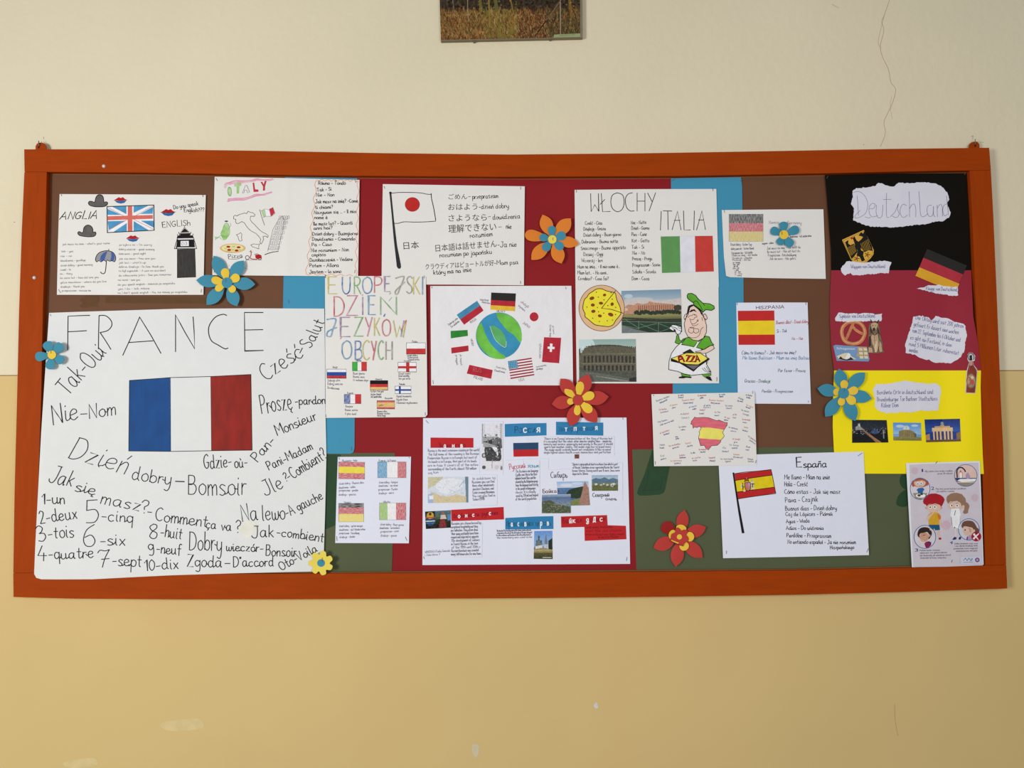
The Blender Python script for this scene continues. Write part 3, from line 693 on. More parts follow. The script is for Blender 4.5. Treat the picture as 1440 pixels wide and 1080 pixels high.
for k in range(5200):     # grass blades
    x = rs.uniform(0, 198); y = 166+40*rs.random()**0.9; h = rs.uniform(2, 8)
    c = rs.choice([(165,118,60),(190,140,75),(120,72,40),(96,66,36),(150,130,60),(205,170,110),(140,82,46),(70,52,32),(120,120,60)])
    if x > 110 and rs.random() < .3: c = rs.choice([(120,62,40),(95,50,36),(60,52,44)])
    if 60 < x < 110 and rs.random() < .35: c = (140,135,62)
    if x > 150 and rs.random() < .6: c = rs.choice([(60,60,50),(90,84,50),(110,92,50),(44,46,40),(140,120,70)])
    cv.line(x, y, x+rs.uniform(-3, 3), y-h, rs.uniform(.5, 1.0), c, 0.85)
for (x0, y0, x1, y1, w_, c) in [(70,188,68,100,2.2,(165,140,62)),(40,180,38,120,1.1,(170,160,130)),(20,170,16,120,.9,(150,140,110)),(170,200,170,110,1.0,(190,180,150)),(134,202,150,180,1.6,(50,34,26)),(150,180,172,150,1.4,(150,120,80)),(104,170,96,130,2,(150,128,60)),(80,165,78,140,5,(120,118,60)),(58,165,56,142,4,(135,120,55)),(186,175,182,140,4,(150,112,52))]:
    cv.line(x0, y0, x1, y1, w_, c, .9)
for k in range(60):
    x = rs.choice([58, 80, 100, 186])+rs.gauss(0, 4); y = rs.uniform(140, 168); cv.ell(x, y, 1.2, .8, rs.choice([(170,160,80),(190,150,60),(120,130,70)]), .8)
cv.a *= np.array([.86,.84,.84]); pic.view(600, 0, 6)
cv.build(pic, 'landscape_print', "85,-890 1287,-890 1296,314 120,337", lift=0.4)
a = pic.art('caption_label', 0.6); a.fill("1075,292 1296,281 1296,312 1068,317", M('caption_green', (150,160,115), 0.7)); a.b("Słonne Dolomity 2010", 1125, 304, 1250, 297, 11, M('caption_ink', (96,100,70), 0.8)); a.done('pale green caption strip')
def clip(x, y):
    q = pic.px(x, y); p = P(q[0], q[1], 8); o = box('picture_clip', p.x-.003, p.x+.003, p.y-.002, p.y+.008, p.z-.003, p.z+.001, M('clip_metal', (110,100,90), .4), pic.root)
clip(402, 346); clip(1045, 328)
def fr_lift(x, y):      # the French poster bends out over the stile and the bottom rail
    c = lambda v: max(0.0, min(1.0, v))
    a = c((150-x)/90.0)**1.5*c((y-440)/60.0); b = c((y-700)/102.0)**1.3*c((470-x)/60.0)
    return 14.2*(a+b-a*b)
# ---------------- FRANCE poster ----------------
fr = Poster('france_poster', 'biggest white poster at left with FRANCE heading and painted blue white red flag', 'poster',
    "69,440 110,438.5 160,437 250,434.2 350,433.6 456,434 457,500 457.2,560 459,640 457.2,720 454.5,803.5 400,804.5 320,806.5 240,809 180,812 130,814.6 80,814.8 58,814.6 51,812.5 48,807 49.5,770 52,720 57.8,610 63,530",
    28.5, paper_poster, warp=0.5, step=5, lin_=fr_lift)
K = 'black'
a = fr.view(30, 420, 5.4).art('heading')
for s_ in ["352,390 353,250 355,133 440,129 520,127", "357,251 425,248 495,243", "590,130 587,250 585,382", "598,257 640,320 680,385", "770,430 830,300 898,140 985,280 1060,415", "815,333 900,327 1000,320"]: a.line(s_, K, 1.25, False)
a.line("590,128 640,130 680,165 686,205 655,242 598,257", K, 1.25)
fr.view(240, 420, 5.4)
for s_ in ["37,403 37,122 110,258 182,380 178,250 170,138", "702,105 560,105 563,397 703,393", "565,238 700,235"]: a.line(s_, K, 1.25, False)
a.line("425,127 395,119 340,140 295,200 288,260 310,320 360,352 410,380 435,375", K, 1.3); a.done()
a = fr.view(0, 0, 1).art('painted_flag')
a.fill("182,535 239,530.5 239.8,634.5 181,634", M('blue_poster_paint', (16,72,134), 0.55, amt=0.16, scale=14, stretch=(2, 1, 1)))
a.fill("296,529.5 352.5,526.7 354.2,633 297.3,633.5", M('red_poster_paint', (140,26,14), 0.5, amt=0.2, scale=14, stretch=(3, 1, 1)))
a.line("182,535 240,531 296,529.5 352.8,526.6 354.5,633 300,633.8 240,634.8 181,634.2 182,535", K, 0.9, False); a.line("239.5,531 240,634", K, 0.6, False); a.line("296.3,529.7 297.4,633.5", K, 0.6, False); a.done()
a = fr.art('handwriting', .7)
def T(v, *args, **k):
    fr.view(*v); a.t(*args, **k)
A3=(30,420,5.4); A4=(240,420,5.4); A5=(30,610,4.5); A6=(240,610,4.5)
pw = dict(w=1.15, jit=0.8)
T(A3,"Tak-Oui",352,738,645,412,140,K,**pw)
T(A3,"Nie",238,955,432,915,140,K,slant=.12,**pw); T(A3,"-",447,895,500,893,60,K,**pw); T(A3,"Nom",512,915,715,885,115,K,slant=.1,**pw)
T(A4,"Cześć",722,628,1008,432,135,K,**pw); T(A4,"-",998,425,1018,385,60,K,**pw); T(A4,"Salut",1062,378,1170,178,95,K,slant=-.15,**pw)
T(A4,"Proszę",690,875,925,835,150,K,**pw); T(A4,"-pardon",945,808,1172,797,62,K,**pw)
T(A4,"Monsieur",810,1040,1112,915,80,K,**pw)
T(A5,"Dzień",292,150,652,252,135,K,slant=.25,**pw); T(A5,"dobry",695,290,940,325,85,K,slant=.05,**pw); T(A5,"-",970,320,1028,322,60,K,**pw)
T(A6,"-",25,320,85,322,60,K,**pw); T(A6,"Bomsoir",108,386,478,388,125,K,**pw)
T(A6,"Gdzie-",210,222,385,210,88,K,**pw); T(A6,"où-",405,215,485,208,70,K,**pw)
T(A6,"Pan-",548,180,662,50,65,K,**pw); T(A6,"Pani-Madam",622,232,900,98,56,K,**pw)
T(A6,"Jle",600,395,715,342,100,K,**pw); T(A6,"?",726,306,745,298,58,K,**pw); T(A6,"-Combient?",752,300,992,150,72,K,**pw)
T(A6,"Na",452,558,552,545,110,K,**pw); T(A6,"lewo",580,548,722,540,100,K,**pw); T(A6,"-A gauche",738,528,966,412,62,K,**pw)
T(A6,"Jak",512,658,650,655,80,K,**pw); T(A6,"-combient",668,645,965,685,58,K,**pw)
T(A5,"Jak",165,305,315,332,105,K,slant=.25,**pw); T(A5,"się",335,362,462,388,72,K,slant=.1,**pw); T(A5,"masz",497,440,742,490,78,K,slant=.1,**pw); T(A5,"?",752,500,800,505,80,K,**pw)
T(A5,"-",795,512,822,515,50,K,**pw); T(A6,"Comment",-100,548,228,590,80,K,**pw); T(A6,"ça",222,596,285,602,60,K,**pw); T(A6,"va",318,610,382,614,65,K,**pw); T(A6,"?",408,628,440,628,80,K,**pw)
T(A5,"1-un",130,446,272,443,68,K,**pw); T(A5,"2-deux",118,570,352,535,82,K,**pw); T(A5,"3",110,688,158,672,98,K,**pw); T(A5,"-tois",170,665,332,655,82,K,**pw); T(A5,"4",100,795,160,795,88,K,**pw); T(A5,"-quatre",172,795,455,785,70,K,**pw)
T(A5,"5",405,572,495,560,135,K,**pw); T(A5,"-cinq",505,548,702,562,72,K,**pw); T(A5,"6",385,718,468,715,132,K,**pw); T(A5,"-six",498,705,655,705,75,K,**pw); T(A5,"7",488,850,568,840,112,K,**pw); T(A5,"-sept",575,835,758,842,75,K,**pw)
T(A5,"8",806,665,858,662,98,K,**pw); T(A5,"-huit",878,650,1012,668,75,K,**pw); T(A5,"9",803,770,838,768,75,K,**pw); T(A5,"-neuf",853,755,1012,765,68,K,**pw); T(A5,"10-dix",780,868,992,852,68,K,**pw)
T(A6,"Dobry",115,738,320,742,118,K,**pw); T(A6,"wieczór-",350,740,585,748,55,K,**pw); T(A6,"Bonsoir",600,770,795,780,65,K,**pw)
T(A6,"Zgoda",103,842,322,845,75,K,**pw); T(A6,"-",340,842,375,842,60,K,**pw); T(A6,"D\"accord",395,842,650,838,62,K,**pw); T(A6,"Oto-Voila",700,868,930,742,58,K,**pw)
fr.view(0,0,1); a.ell(97,595.5,.5,.5,None,oc=None); a.done()
fr.view(240,610,4.5); a = fr.art('wear_spot'); a.fill("450,570 500,548 545,575 520,630 475,665 455,640 430,600", M('rubbed_paper', (228,226,216), .8), True); a.done()
fr.view(30,420,5.4); fr.staples([(218,118,226,132)])

# ---------------- English poster ----------------
en = Poster('england_poster', 'white poster with ANGLIA and ENGLISH headings, union flag, bowler hats and clock tower', 'poster',
    "83.8,272.9 180,273.4 289.4,274.3 287.5,340 286,414.5 180,414.8 80,414.5 81.5,340", 28.0, paper_white, warp=0.7)
V1=(0,190,4.32); L6=(75,320,10.8); L7=(160,320,10.8)
en.view(*V1); a = en.art('heading')
a.t("ANGLIA",362,512,585,508,46,K,1.15,slant=.35); a.t("ENGLISh",985,560,1155,550,36,K,1.0)
a.t("Do you speak",1055,450,1205,425,24,K,.95); a.t("English???",1118,468,1240,465,25,K,.95); a.done()
a = en.art('handwriting'); en.view(*L6); fk = dict(w=.5)
for s_, x0,y0,x1,y1 in [("jak masz na imie - what's your name",140,268,855,250),("tak - yes",120,372,300,374),("nie - no",110,447,280,442),("dowidzenia - goodbye",105,517,490,508),("dzień dobry - good morning",110,590,595,576),("cześć - hi",105,655,265,650),("on - they",100,716,285,712),("ile masz lat - how old are you",100,780,690,766),("gdzie mieszkasz - where do you live",108,848,805,830),("dziękuje - thank you",110,912,475,905),("przepraszam - excuse me",128,972,570,968)]:
    a.t(s_,x0,y0,x1,y1,30,'grey',**fk)
en.view(*L7)
for s_, x0,y0,x1,y1 in [("przykro mi - I'm sorry",85,275,575,275),("dobry wieczór - good evening",75,342,615,345),("dobranoc - good night",75,412,485,408),("jak się masz - how are you",80,487,630,480),("jak leci - what's up",80,547,485,543),("dobrze, dziękuje - I'm fine, thank you",75,610,760,605),("to był wypadek - it was an accident",75,672,785,664),("do zobaczenia jutro - See you tomorrow",75,742,868,725),("na razie - see you",65,808,400,805),("do you speak english - mówicie po angielsku",60,882,930,858),("yes, I do - tak, mówię",65,945,540,936),("no, I don't speak english - Nie, nie mówię po angielsku",60,1005,1115,990)]:
    a.t(s_,x0,y0,x1,y1,30,'grey',**fk)
a.done()
en.view(*V1)
hatm = M('hat_marker', (98,96,94), .8, amt=.18, scale=60)
for nm, s_ in (('bowler_hat_drawing', "537,412 545,402 562,404 575,408 582,380 595,364 615,364 627,378 632,406 645,405 654,412 648,426 630,434 600,436 570,434 545,426"), ('bowler_hat_drawing', "472,596 480,586 495,592 504,590 510,562 528,547 548,550 562,566 566,590 578,588 583,600 572,614 545,618 515,616 485,610")):
    a = en.art(nm); a.poly(s_, hatm, 1.0, K, True); a.done()
a = en.art('lips_drawing'); lip = lambda x, y, k=1.0: (a.fill([(x-42*k,y),(x-26*k,y-10*k),(x-12*k,y-19*k),(x,y-14*k),(x+14*k,y-19*k),(x+26*k,y-8*k),(x+42*k,y-2*k),(x,y+4*k)], 'red'), a.fill([(x-38*k,y+2*k),(x,y+4*k),(x+36*k,y+0*k),(x+22*k,y+16*k),(x,y+20*k),(x-22*k,y+15*k)], 'blue'))
lip(733,396); a.done(); a = en.art('lips_drawing'); lip(1022,470,1.1); a.line("975,468 1000,472 1022,468 1045,472 1068,466",K,.5); a.done(); a = en.art('lips_drawing'); lip(807,628); a.done()
a = en.art('union_flag_drawing'); lb = M('blue_marker', (80,150,195), .8, amt=.22, scale=30); rc = M('red_marker', (212,110,98), .8, amt=.12, scale=30)
q = "651,435 933,426 936,578 652,592"
a.fill(q, 'white')
for s_ in ["680,434 768,431 768,480","653,448 653,485 735,484","812,430 905,427 812,472","930,436 928,478 850,479","654,523 765,520 660,575","690,588 770,534 770,585","812,522 812,582 905,579","935,520 855,520 934,562"]: a.fill(s_, lb)
for s_ in ["655,440 768,500","653,582 768,515","930,430 812,496","934,572 812,512"]: a.line(s_, 'coral', .5, False)
a.fill("653,493 928,485 928,508 653,517", rc); a.fill("776,431 802,430 804,584 776,586", rc)
a.line("650,434 934,425 936,578 652,592 650,434", K, 1.1, False); a.done()
a = en.art('umbrella_drawing'); en.view(*L6)
gy = 'grey'
a.fill("640,490 655,430 700,380 760,358 830,352 900,375 940,430 945,490 925,520 890,505 850,512 820,492 800,515 765,495 720,522 695,500 660,522", M('umbrella_grey',(150,150,152),.8), False)
bm_ = M('umbrella_blue',(72,98,160),.8,amt=.15,scale=60)
a.fill("706,490 722,430 760,385 822,358 800,420 775,500 765,495 740,520", bm_); a.fill("865,505 880,440 878,375 905,380 930,430 928,480 905,512", bm_)
a.line("660,522 640,490 655,430 700,380 760,358 830,352 900,375 940,430 945,490 925,520", K, 1.0); a.line("660,522 695,500 720,522 765,495 800,515 820,492 850,512 890,505 925,520", K, .8, False)
a.line("846,326 836,352", K, .8); a.line("805,515 800,580 788,670 765,700 735,695 716,675", K, 1.1); a.done()
a = en.art('clock_tower_drawing'); en.view(*L7); tb = M('tower_marker',(62,60,58),.8,amt=.2,scale=40,stretch=(5,1,1))
a.fill("962,328 1232,322 1245,755 965,758", tb); a.line("965,328 965,760 1245,750 1230,325", K, .8, False)
a.fill("1075,10 1022,70 1140,66", K); a.line("1075,-5 1012,75 1150,72 1075,-5", K, .6, False)
a.line("1070,-20 1076,0", K, .5)
a.fill("1000,88 1162,84 1150,122 1018,124", K); a.line("985,70 1002,120 1155,124 1172,70", K, .9, False)
a.fill("968,120 1200,118 1215,160 955,165", K); a.line("1205,95 1192,150",K,.7); a.line("965,100 975,150",K,.7)
a.fill("962,185 1215,180 1232,300 950,300", K); a.line("965,165 920,320 950,322 970,180",K,.8,False); a.line("1212,160 1258,320 1225,322",K,.8,False); a.line("920,320 1258,320",K,.9,False)
a.fill("1015,205 1138,202 1140,280 1015,282", 'white'); a.line("1035,225 1030,260 1050,265 1055,225 1035,225", K, .4); a.line("1075,225 1072,262",K,.4); a.line("1085,222 1105,225 1095,262 1112,255 1110,225",K,.4); a.done()
en.view(*V1); en.staples([(372,360,374,370),(1231,363,1233,376),(355,938,368,958),(1223,936,1221,956)])

# ---------------- Italy poster (top, left) ----------------
it = Poster('italy_poster', 'white poster with coloured ITALY title, map of Italy, leaning tower and wavy-bordered word list', 'poster',
    "301.9,248.5 405,250.5 505.6,253 504.6,320 503.5,388.7 400,387.8 298.5,387 300,320", 29.2, paper_white, warp=0.5, folds=[(403,'v',1.4),(318,'h',.5)])
it.view(280,230,5.4)
a = it.art('title_drawing')
pk = M('pink_pencil',(232,150,185),.85,scale=60,paper=PW)
a.fill("188,175 200,145 230,140 280,128 340,130 400,125 440,115 490,122 560,116 568,122 540,132 480,132 440,130 400,140 340,148 280,150 235,162 215,160 200,190", pk)
a.fill("212,290 222,265 280,262 330,262 380,252 430,232 480,232 550,212 555,222 500,240 440,246 390,262 340,278 280,280 240,282", pk)
for s_ in ["190,160 230,142 280,128 340,130 400,125 440,115 490,122 562,116","215,270 280,262 330,262 380,252 430,232 480,232 552,214","214,290 250,282 300,278 340,278 390,262 440,246 500,240"]: a.line(s_, 'pink', .5)
a.poly("228,178 242,190 245,225 238,246 224,240 217,215 219,190", M('green_pencil',(140,195,90),.85,scale=60,paper=PW), .5, 'green', True)
gp = M('green_pencil',(140,195,90),.85,scale=60,paper=PW)
a.fill("268,148 318,146 320,168 305,172 302,226 286,228 284,176 266,172", gp); a.line("328,224 352,165 362,165 384,220 368,222 360,200 346,200 340,224 328,224",'faint',.5,False)
rp_ = M('red_pencil',(195,55,70),.85,amt=.15,scale=60); a.fill("406,145 418,145 424,195 450,198 450,214 414,216", rp_); a.fill("466,140 480,138 490,160 498,132 512,132 500,175 500,204 484,206 486,175", rp_); a.done()
a = it.art('italy_map_drawing')
a.line("262,400 275,392 285,398 310,385 325,382 345,375 360,380 372,362 390,372 405,372 425,388 420,400 390,400 388,425 400,445 420,462 440,485 460,505 480,520 510,535 525,548 522,560 500,550 485,555 490,575 478,600 470,612 462,595 468,575 455,555 430,530 410,520 395,512 375,495 355,470 345,452 325,440 300,455 285,455 275,440 280,425 262,420 262,400", K, .6, False)
a.line("283,540 300,535 315,525 325,535 322,560 325,585 308,590 300,575 295,555 283,540", K, .55, False); a.line("392,618 415,610 440,615 458,608 452,630 455,648 430,640 405,632 392,618", K, .55, False); a.done()
a = it.art('italian_flag_drawing'); a.fill("472,362 500,345 508,398 488,408", gp); a.fill("500,345 532,352 540,398 508,398", 'white'); a.fill("532,345 560,332 575,375 545,402", rp_)
a.line("460,350 480,420 497,468", 'dbrown', .6); a.line("468,360 500,345 532,352 560,332 577,380 545,402 510,400 488,410", 'grey', .35, False); a.done()
a = it.art('vase_drawing'); a.poly("205,450 222,462 230,490 232,530 215,560 195,578 175,560 165,530 178,500 188,470", gp, .4, 'green', True); a.ell(207,438,14,5,K)
a.line("235,450 240,470 225,490",'faint',.4); a.line("115,555 140,560 170,545 200,560 180,580",'green',.4); a.line("120,580 150,560 170,575",'green',.4); a.ell(190,572,12,10,gp); a.ell(130,565,10,8,gp); a.done()
a = it.art('pizza_drawing'); a.ell(255,643,98,36,M('crust_pencil',(215,180,120),.85,amt=.1)); a.ell(255,641,84,28,M('cheese_pencil',(225,220,160),.85,amt=.08))
for x,y in [(222,632),(228,656),(300,636),(285,660)]: a.ell(x,y,15,8,'red')
for x,y in [(262,630),(200,645),(310,655),(258,655)]: a.line([(x-8,y-4),(x,y+3),(x+8,y-3)],'green',.5)
a.done(); a = it.art('handwriting'); a.t("Pizza",222,722,330,712,32,K,.9); a.line("222,724 280,726 330,712",K,.5)
a.ell(352,795,3,3,K); a.line("225,768 228,780",'faint',.3); a.line("360,775 362,783",'faint',.3); a.line("368,800 372,806",'faint',.3)
for s_,x0,y0,x1,y1 in [("Równo - Tondo",905,160,1112,160),("Tak - Si",895,212,1005,205),("Nie - Non",888,250,1025,248),("Jak masz na imię? -Come",882,302,1205,294),("ti chiami?",882,345,1015,340),("Nazywam się ... - Il mio",872,384,1190,374),("nome è",875,422,975,420),("Ile masz lat? - Quanti",868,470,1165,462),("anni hai?",870,502,1012,498),("Dzień dobry - Buongiorno",860,546,1205,542),("Dowidzenia - Comando",858,586,1182,582),("Pa - Ciao",855,628,1005,625),("Nie rozumiem - Non",850,672,1135,665),("capisco",856,704,960,702),("Dozobaczenia - Vedere",840,745,1165,738),("Potem - Allora",838,786,1060,784),("Jestem - lo sono",835,834,1078,830)]:
    a.t(s_,x0,y0,x1,y1,26,K,.95)
a.done()
a = it.art('leaning_tower_drawing')
for k in range(7):
    y = 650-k*38; x = 560+k*12.5; w_ = 40-k*.6
    a.line([(x-w_,y),(x,y+5),(x+w_,y)],'soft',.4)
    for j in range(5): xx=x-w_+8+j*w_*.44; a.line([(xx,y),(xx+3,y-22),(xx+9,y-26),(xx+13,y-20),(xx+10,y)],'grey',.3)
a.line("520,665 560,500 610,415 632,400 640,425",'grey',.35,False); a.line("598,668 625,540 650,430 632,402",'grey',.35,False); a.line("498,692 530,680 560,672 600,667",K,.9); a.done()
a = it.art('scooter_drawing'); a.ell(366,714,14,15,None,oc=K,w=.8); a.ell(460,716,13,14,None,oc=K,w=.8); a.line("392,660 395,690 388,712 400,724 440,726",'red',1.1); a.fill("425,695 450,688 472,696 476,718 445,726 428,716",'red'); a.line("380,668 405,672",K,.5); a.line("352,732 475,732",K,.4); a.line("420,690 445,684",K,.7); a.done()
a = it.art('wavy_border')
wv = []; 
def wavy(p, q, n, amp): 
    r=[]; dx,dy=(q[0]-p[0]),(q[1]-p[1]); l=math.hypot(dx,dy)
    for i in range(n+1):
        t=i/n; s2=math.sin(i*math.pi/2)*amp; r.append((p[0]+dx*t-dy/l*s2, p[1]+dy*t+dx/l*s2))
    return r
OR=M('orange_felt',(232,160,110),.8)
a.line(wavy((895,125),(1208,130),26,7),OR,.8); a.line(wavy((890,130),(815,835),26,9),OR,.8); a.line(wavy((1208,135),(1190,850),28,8),OR,.7); a.line(wavy((812,838),(1195,852),22,6),OR,.8); a.done()
it.staples([(128,112,138,130),(1188,128,1190,145),(957,845,959,868),(1184,808,1181,832),(115,808,113,828)])

# ---------------- Japan poster ----------------
jp = Poster('japan_poster', 'white poster with Japanese flag on black pole and Japanese phrases', 'poster',
    "538.3,258.9 640,260.5 738,262 737.2,330 736.7,401.2 640,400.2 536.5,400 537.3,330", 28.2, paper_white, warp=0.5, folds=[(635,'v',1.2)])
jp.view(520,240,6); a = jp.art('flag_drawing')
a.fill("166,190 182,190 205,420 232,640 262,790 264,815 255,828 240,826 228,810 200,560 185,380", M('black_marker',(46,48,50),.7,amt=.12)); a.ell(174,187,11,10,K)
a.line("182,190 250,184 350,184 430,188 480,198 518,200",K,.9); a.line("518,192 522,240 538,310 552,390 556,420",K,1.1); a.line("208,444 240,444 290,432 380,434 470,432 556,426",K,.9)
a.ell(359,285,61,59,M('red_circle_marker',(190,44,40),.75,amt=.08,scale=50),oc='dred',w=.5,n=36); a.done()
a = jp.art('handwriting')
bw = M('japanese_ink',(50,48,50),.75)
def jt(t_, x0, y0, x1, y1, h): a.b(t_, x0, y0, x1, y1, h, bw, cap=0.84)
jt("ごめん",665,240,822,238,44); a.t("-",830,232,852,228,30,K,.8); a.t("przepraszam",866,238,1082,228,38,K,.95)
jt("おはよう",662,330,908,326,52); a.t("-dzień dobry",920,322,1172,316,40,K,.95)
jt("さようなら",665,425,988,418,55); a.t("-",998,400,1022,396,30,K,.8); a.t("dowidzenia",1038,412,1268,402,40,K,.95)
jt("理解できない",665,520,1068,498,62); a.t("-",1085,488,1115,486,30,K,.8); a.t("nie",1150,488,1195,488,42,K,1.0)
a.t("rozumiem",846,568,1035,550,42,K,.95); jt("日本",286,660,416,652,58)
jt("日本語は話せません",556,680,1072,640,56); a.t("-Ja nie",1078,645,1238,640,44,K,.95); a.t("rozumiem po japońsku",590,732,1030,700,38,K,.95)
jt("クラウディアはピョートルが好",470,832,1048,798,46); a.t("-Mam psa",1050,795,1252,788,36,K,.9); a.t("który ma na imie",538,878,858,852,38,K,.95); a.done()
jp.staples([(120,130,126,150),(1272,135,1273,158),(1270,930,1273,955)])

# ---------------- Day of languages poster ----------------
eu = Poster('languages_day_poster', 'tall white poster with multicoloured pencil title EUROPEJSKI DZIEŃ JĘZYKÓW OBCYCH over small flags', 'poster',
    "457,388 530,388.2 598.8,388.6 600,480 601,583 598,586.5 530,587 458,587.7 457.3,480", 30.3, paper_white, warp=0.6)
eu.view(440,370,4.694); a = eu.art('title')
def big(ch, x0, y0, x1, y1, col, w=1.9):
    st, adv = G[ch]; mx = max(p[0] for _, q in st for p in q); H = 9.0
    for sm, pts in st:
        q = [(x0+p[0]/mx*(x1-x0), y1-(p[1]/H)*(y1-y0)) for p in pts]; a.line(q, M('title_'+col, C[col], .85, scale=70, paper=PW), w, sm)
        a.line([(x+2,y+1) for x,y in q], M('titled_'+col, [int(c*.72) for c in C[col]], .85, scale=50, paper=PW), .6, sm)
C['tyel']=(215,200,90); C['tgrn']=(120,180,100); C['tblu']=(70,120,180); C['tred']=(210,90,100); C['tpnk']=(210,120,150); C['tpur']=(160,130,170); C['tgry']=(150,148,135); C['tlb']=(90,150,190)
for ch,x0,y0,x1,y1,c in [('E',95,90,158,202,'tyel'),('U',190,92,245,203,'tblu'),('R',270,92,315,203,'tgrn'),('O',325,92,390,200,'tblu'),('P',402,90,455,195,'tred'),('E',470,88,510,188,'tpur'),('S',615,88,655,200,'tgry'),('K',660,90,705,205,'tyel'),('I',718,90,724,206,'tlb'),
    ('D',135,222,205,350,'tred'),('Z',220,215,295,345,'tpnk'),('I',322,225,328,340,'tpur'),('E',362,215,412,340,'tlb'),('N',438,222,550,340,'tgrn'),
    ('E',175,358,245,485,'tpur'),('Z',270,358,330,482,'tgrn'),('Y',345,358,390,482,'tpnk'),('K',402,362,440,478,'tyel'),('O',455,372,512,480,'tred'),('W',530,380,615,488,'tyel'),
    ('O',188,512,255,632,'tlb'),('B',275,515,325,635,'tblu'),('C',325,510,372,638,'tyel'),('Y',385,515,418,640,'tred'),('C',428,512,465,636,'tgrn'),('H',478,518,522,636,'tgry')]: big(ch,x0,y0,x1,y1,c)
tg = lambda c: M('title_'+c, C[c], .85, scale=70, paper=PW)
a.line("545,100 600,90 575,160 560,200 545,205 548,180 605,125",tg('tgry'),1.7); a.line("92,372 150,370 130,440 118,482 92,480 100,450 155,425",tg('tlb'),1.8); a.line("512,196 505,206",tg('tgry'),1.2); a.line("322,212 330,208",tg('tpnk'),1.2); a.line("468,352 475,336",tg('tblu'),1.4); a.line("500,250 520,225",tg('tgrn'),.6); a.line("188,488 180,500",tg('tred'),1.2)
a.line("600,380 580,485",tg('tblu'),1.4); a.line("615,378 585,440",tg('tred'),1.6); a.done()
def hflag(po, x0, y0, x1, y1, cols, vert=False, nm='flag_drawing', oc=K, w=.5, sk=0):
    a = po.art(nm); n = len(cols); ws = [c[1] for c in cols]; tot = sum(ws); t = 0
    for c, q in cols:
        t0 = t/tot; t1 = (t+q)/tot; t += q
        if c is None: continue
        if vert: a.fill([(x0+(x1-x0)*t0,y0),(x0+(x1-x0)*t1,y0+sk*(t1)),(x0+(x1-x0)*t1,y1+sk*t1),(x0+(x1-x0)*t0,y1)], c)
        else: a.fill([(x0,y0+(y1-y0)*t0),(x1,y0+(y1-y0)*t0+sk),(x1,y0+(y1-y0)*t1+sk),(x0,y0+(y1-y0)*t1)], c)
    if oc: a.line([(x0,y0),(x1,y0+sk),(x1,y1+sk),(x0,y1),(x0,y0)], oc, w, False)
    return a
def pm(c, v=False, dens=.5): return M('pencil_'+c+('_v' if v else ''), C[c], .85, scale=110, stretch=(5,1,1) if v else (1,1,5), paper=PW)
C['mred']=(200,60,60); C['mblu']=(45,80,155); C['mgrn']=(70,170,70)
def mk_(c): return M('marker_'+c, C[c], .8, amt=.16, scale=70)
hflag(eu,617,526,743,600,[('white',1),(mk_('mred'),.95)]).done(); hflag(eu,92,700,220,760,[('white',.8),(mk_('mblu'),1),(mk_('mred'),.7)]).done()
hflag(eu,260,652,355,712,[(mk_('mgrn'),1),('white',.7),(mk_('mred'),1)],True,oc='grey',w=.4).done()
a = hflag(eu,562,655,683,718,[('white',1)]); a.fill("615,656 637,656 637,717 615,717",'mred'); a.fill("563,680 683,680 683,695 563,695",'mred'); a.done()
hflag(eu,378,775,495,838,[('black',1.2),(mk_('mred'),1),(pm('gold'),1)]).done()
a = hflag(eu,542,812,648,862,[('white',1)]); a.fill("568,813 580,813 580,861 568,861",'mblu'); a.fill("543,832 648,832 648,843 543,843",'mblu'); a.done()
hflag(eu,206,866,318,928,[(pm('mblu',True),1),('white',.75),(mk_('mred'),.95)],True,oc='grey',w=.4).done()
a = hflag(eu,423,908,540,962,[(mk_('coral'),.7),(pm('gold'),2),(mk_('coral'),.7)]); a.t("-oza-",428,945,470,942,16,'dbrown',.5); a.done()
a = eu.art('handwriting')
for s_,x0,y0,x1,y1,h in [("Polska",655,524,690,524,12),("Dzień dobry",622,614,690,614,14),("Dobranoc",625,628,695,628,14),("Dowidzenia",628,642,702,642,14),("Anglia",600,652,645,650,12),("Good night",565,735,643,735,14),("Good morning",565,750,635,750,14),("See you later",565,768,643,768,14),
  ("Włochy",285,648,318,647,12),("Buon giorno",265,735,342,735,15),("Buona sera",265,756,340,758,15),("Ci vediamo dopo",265,778,365,780,14),("Rosja",132,694,162,692,14),("Dobroje utro",98,782,178,780,15),("Dobryj wieczer",96,804,198,804,15),("Do zobaczenia",96,828,174,836,15),
  ("Niemcy",412,772,455,770,12),("Guten Morgen",380,852,467,852,15),("Guten Abend",382,872,450,872,15),("Auf wiedersehen",382,888,452,888,15),("Finlandia",570,804,608,804,11),("Hyvää huomenta",552,885,650,885,14),("Hyvää iltaa",552,908,625,906,14),("Näkemiin myöhemmin",552,928,690,928,14),
  ("Francja",228,864,266,862,12),("Bonjour",215,952,265,952,14),("Bonne soirée",212,976,296,976,14),("A plus tard",212,1000,285,1002,14),("Hiszpania",475,898,525,896,12),("Buenos días",425,984,488,984,13),("Buenas noches",425,998,508,998,13),("Hasta luego",425,1012,480,1012,13)]: a.t(s_,x0,y0,x1,y1,h,'soft',.5)
a.done(); eu.staples([(82,78,84,98),(733,82,735,100),(84,998,86,1018),(741,985,742,1005)])

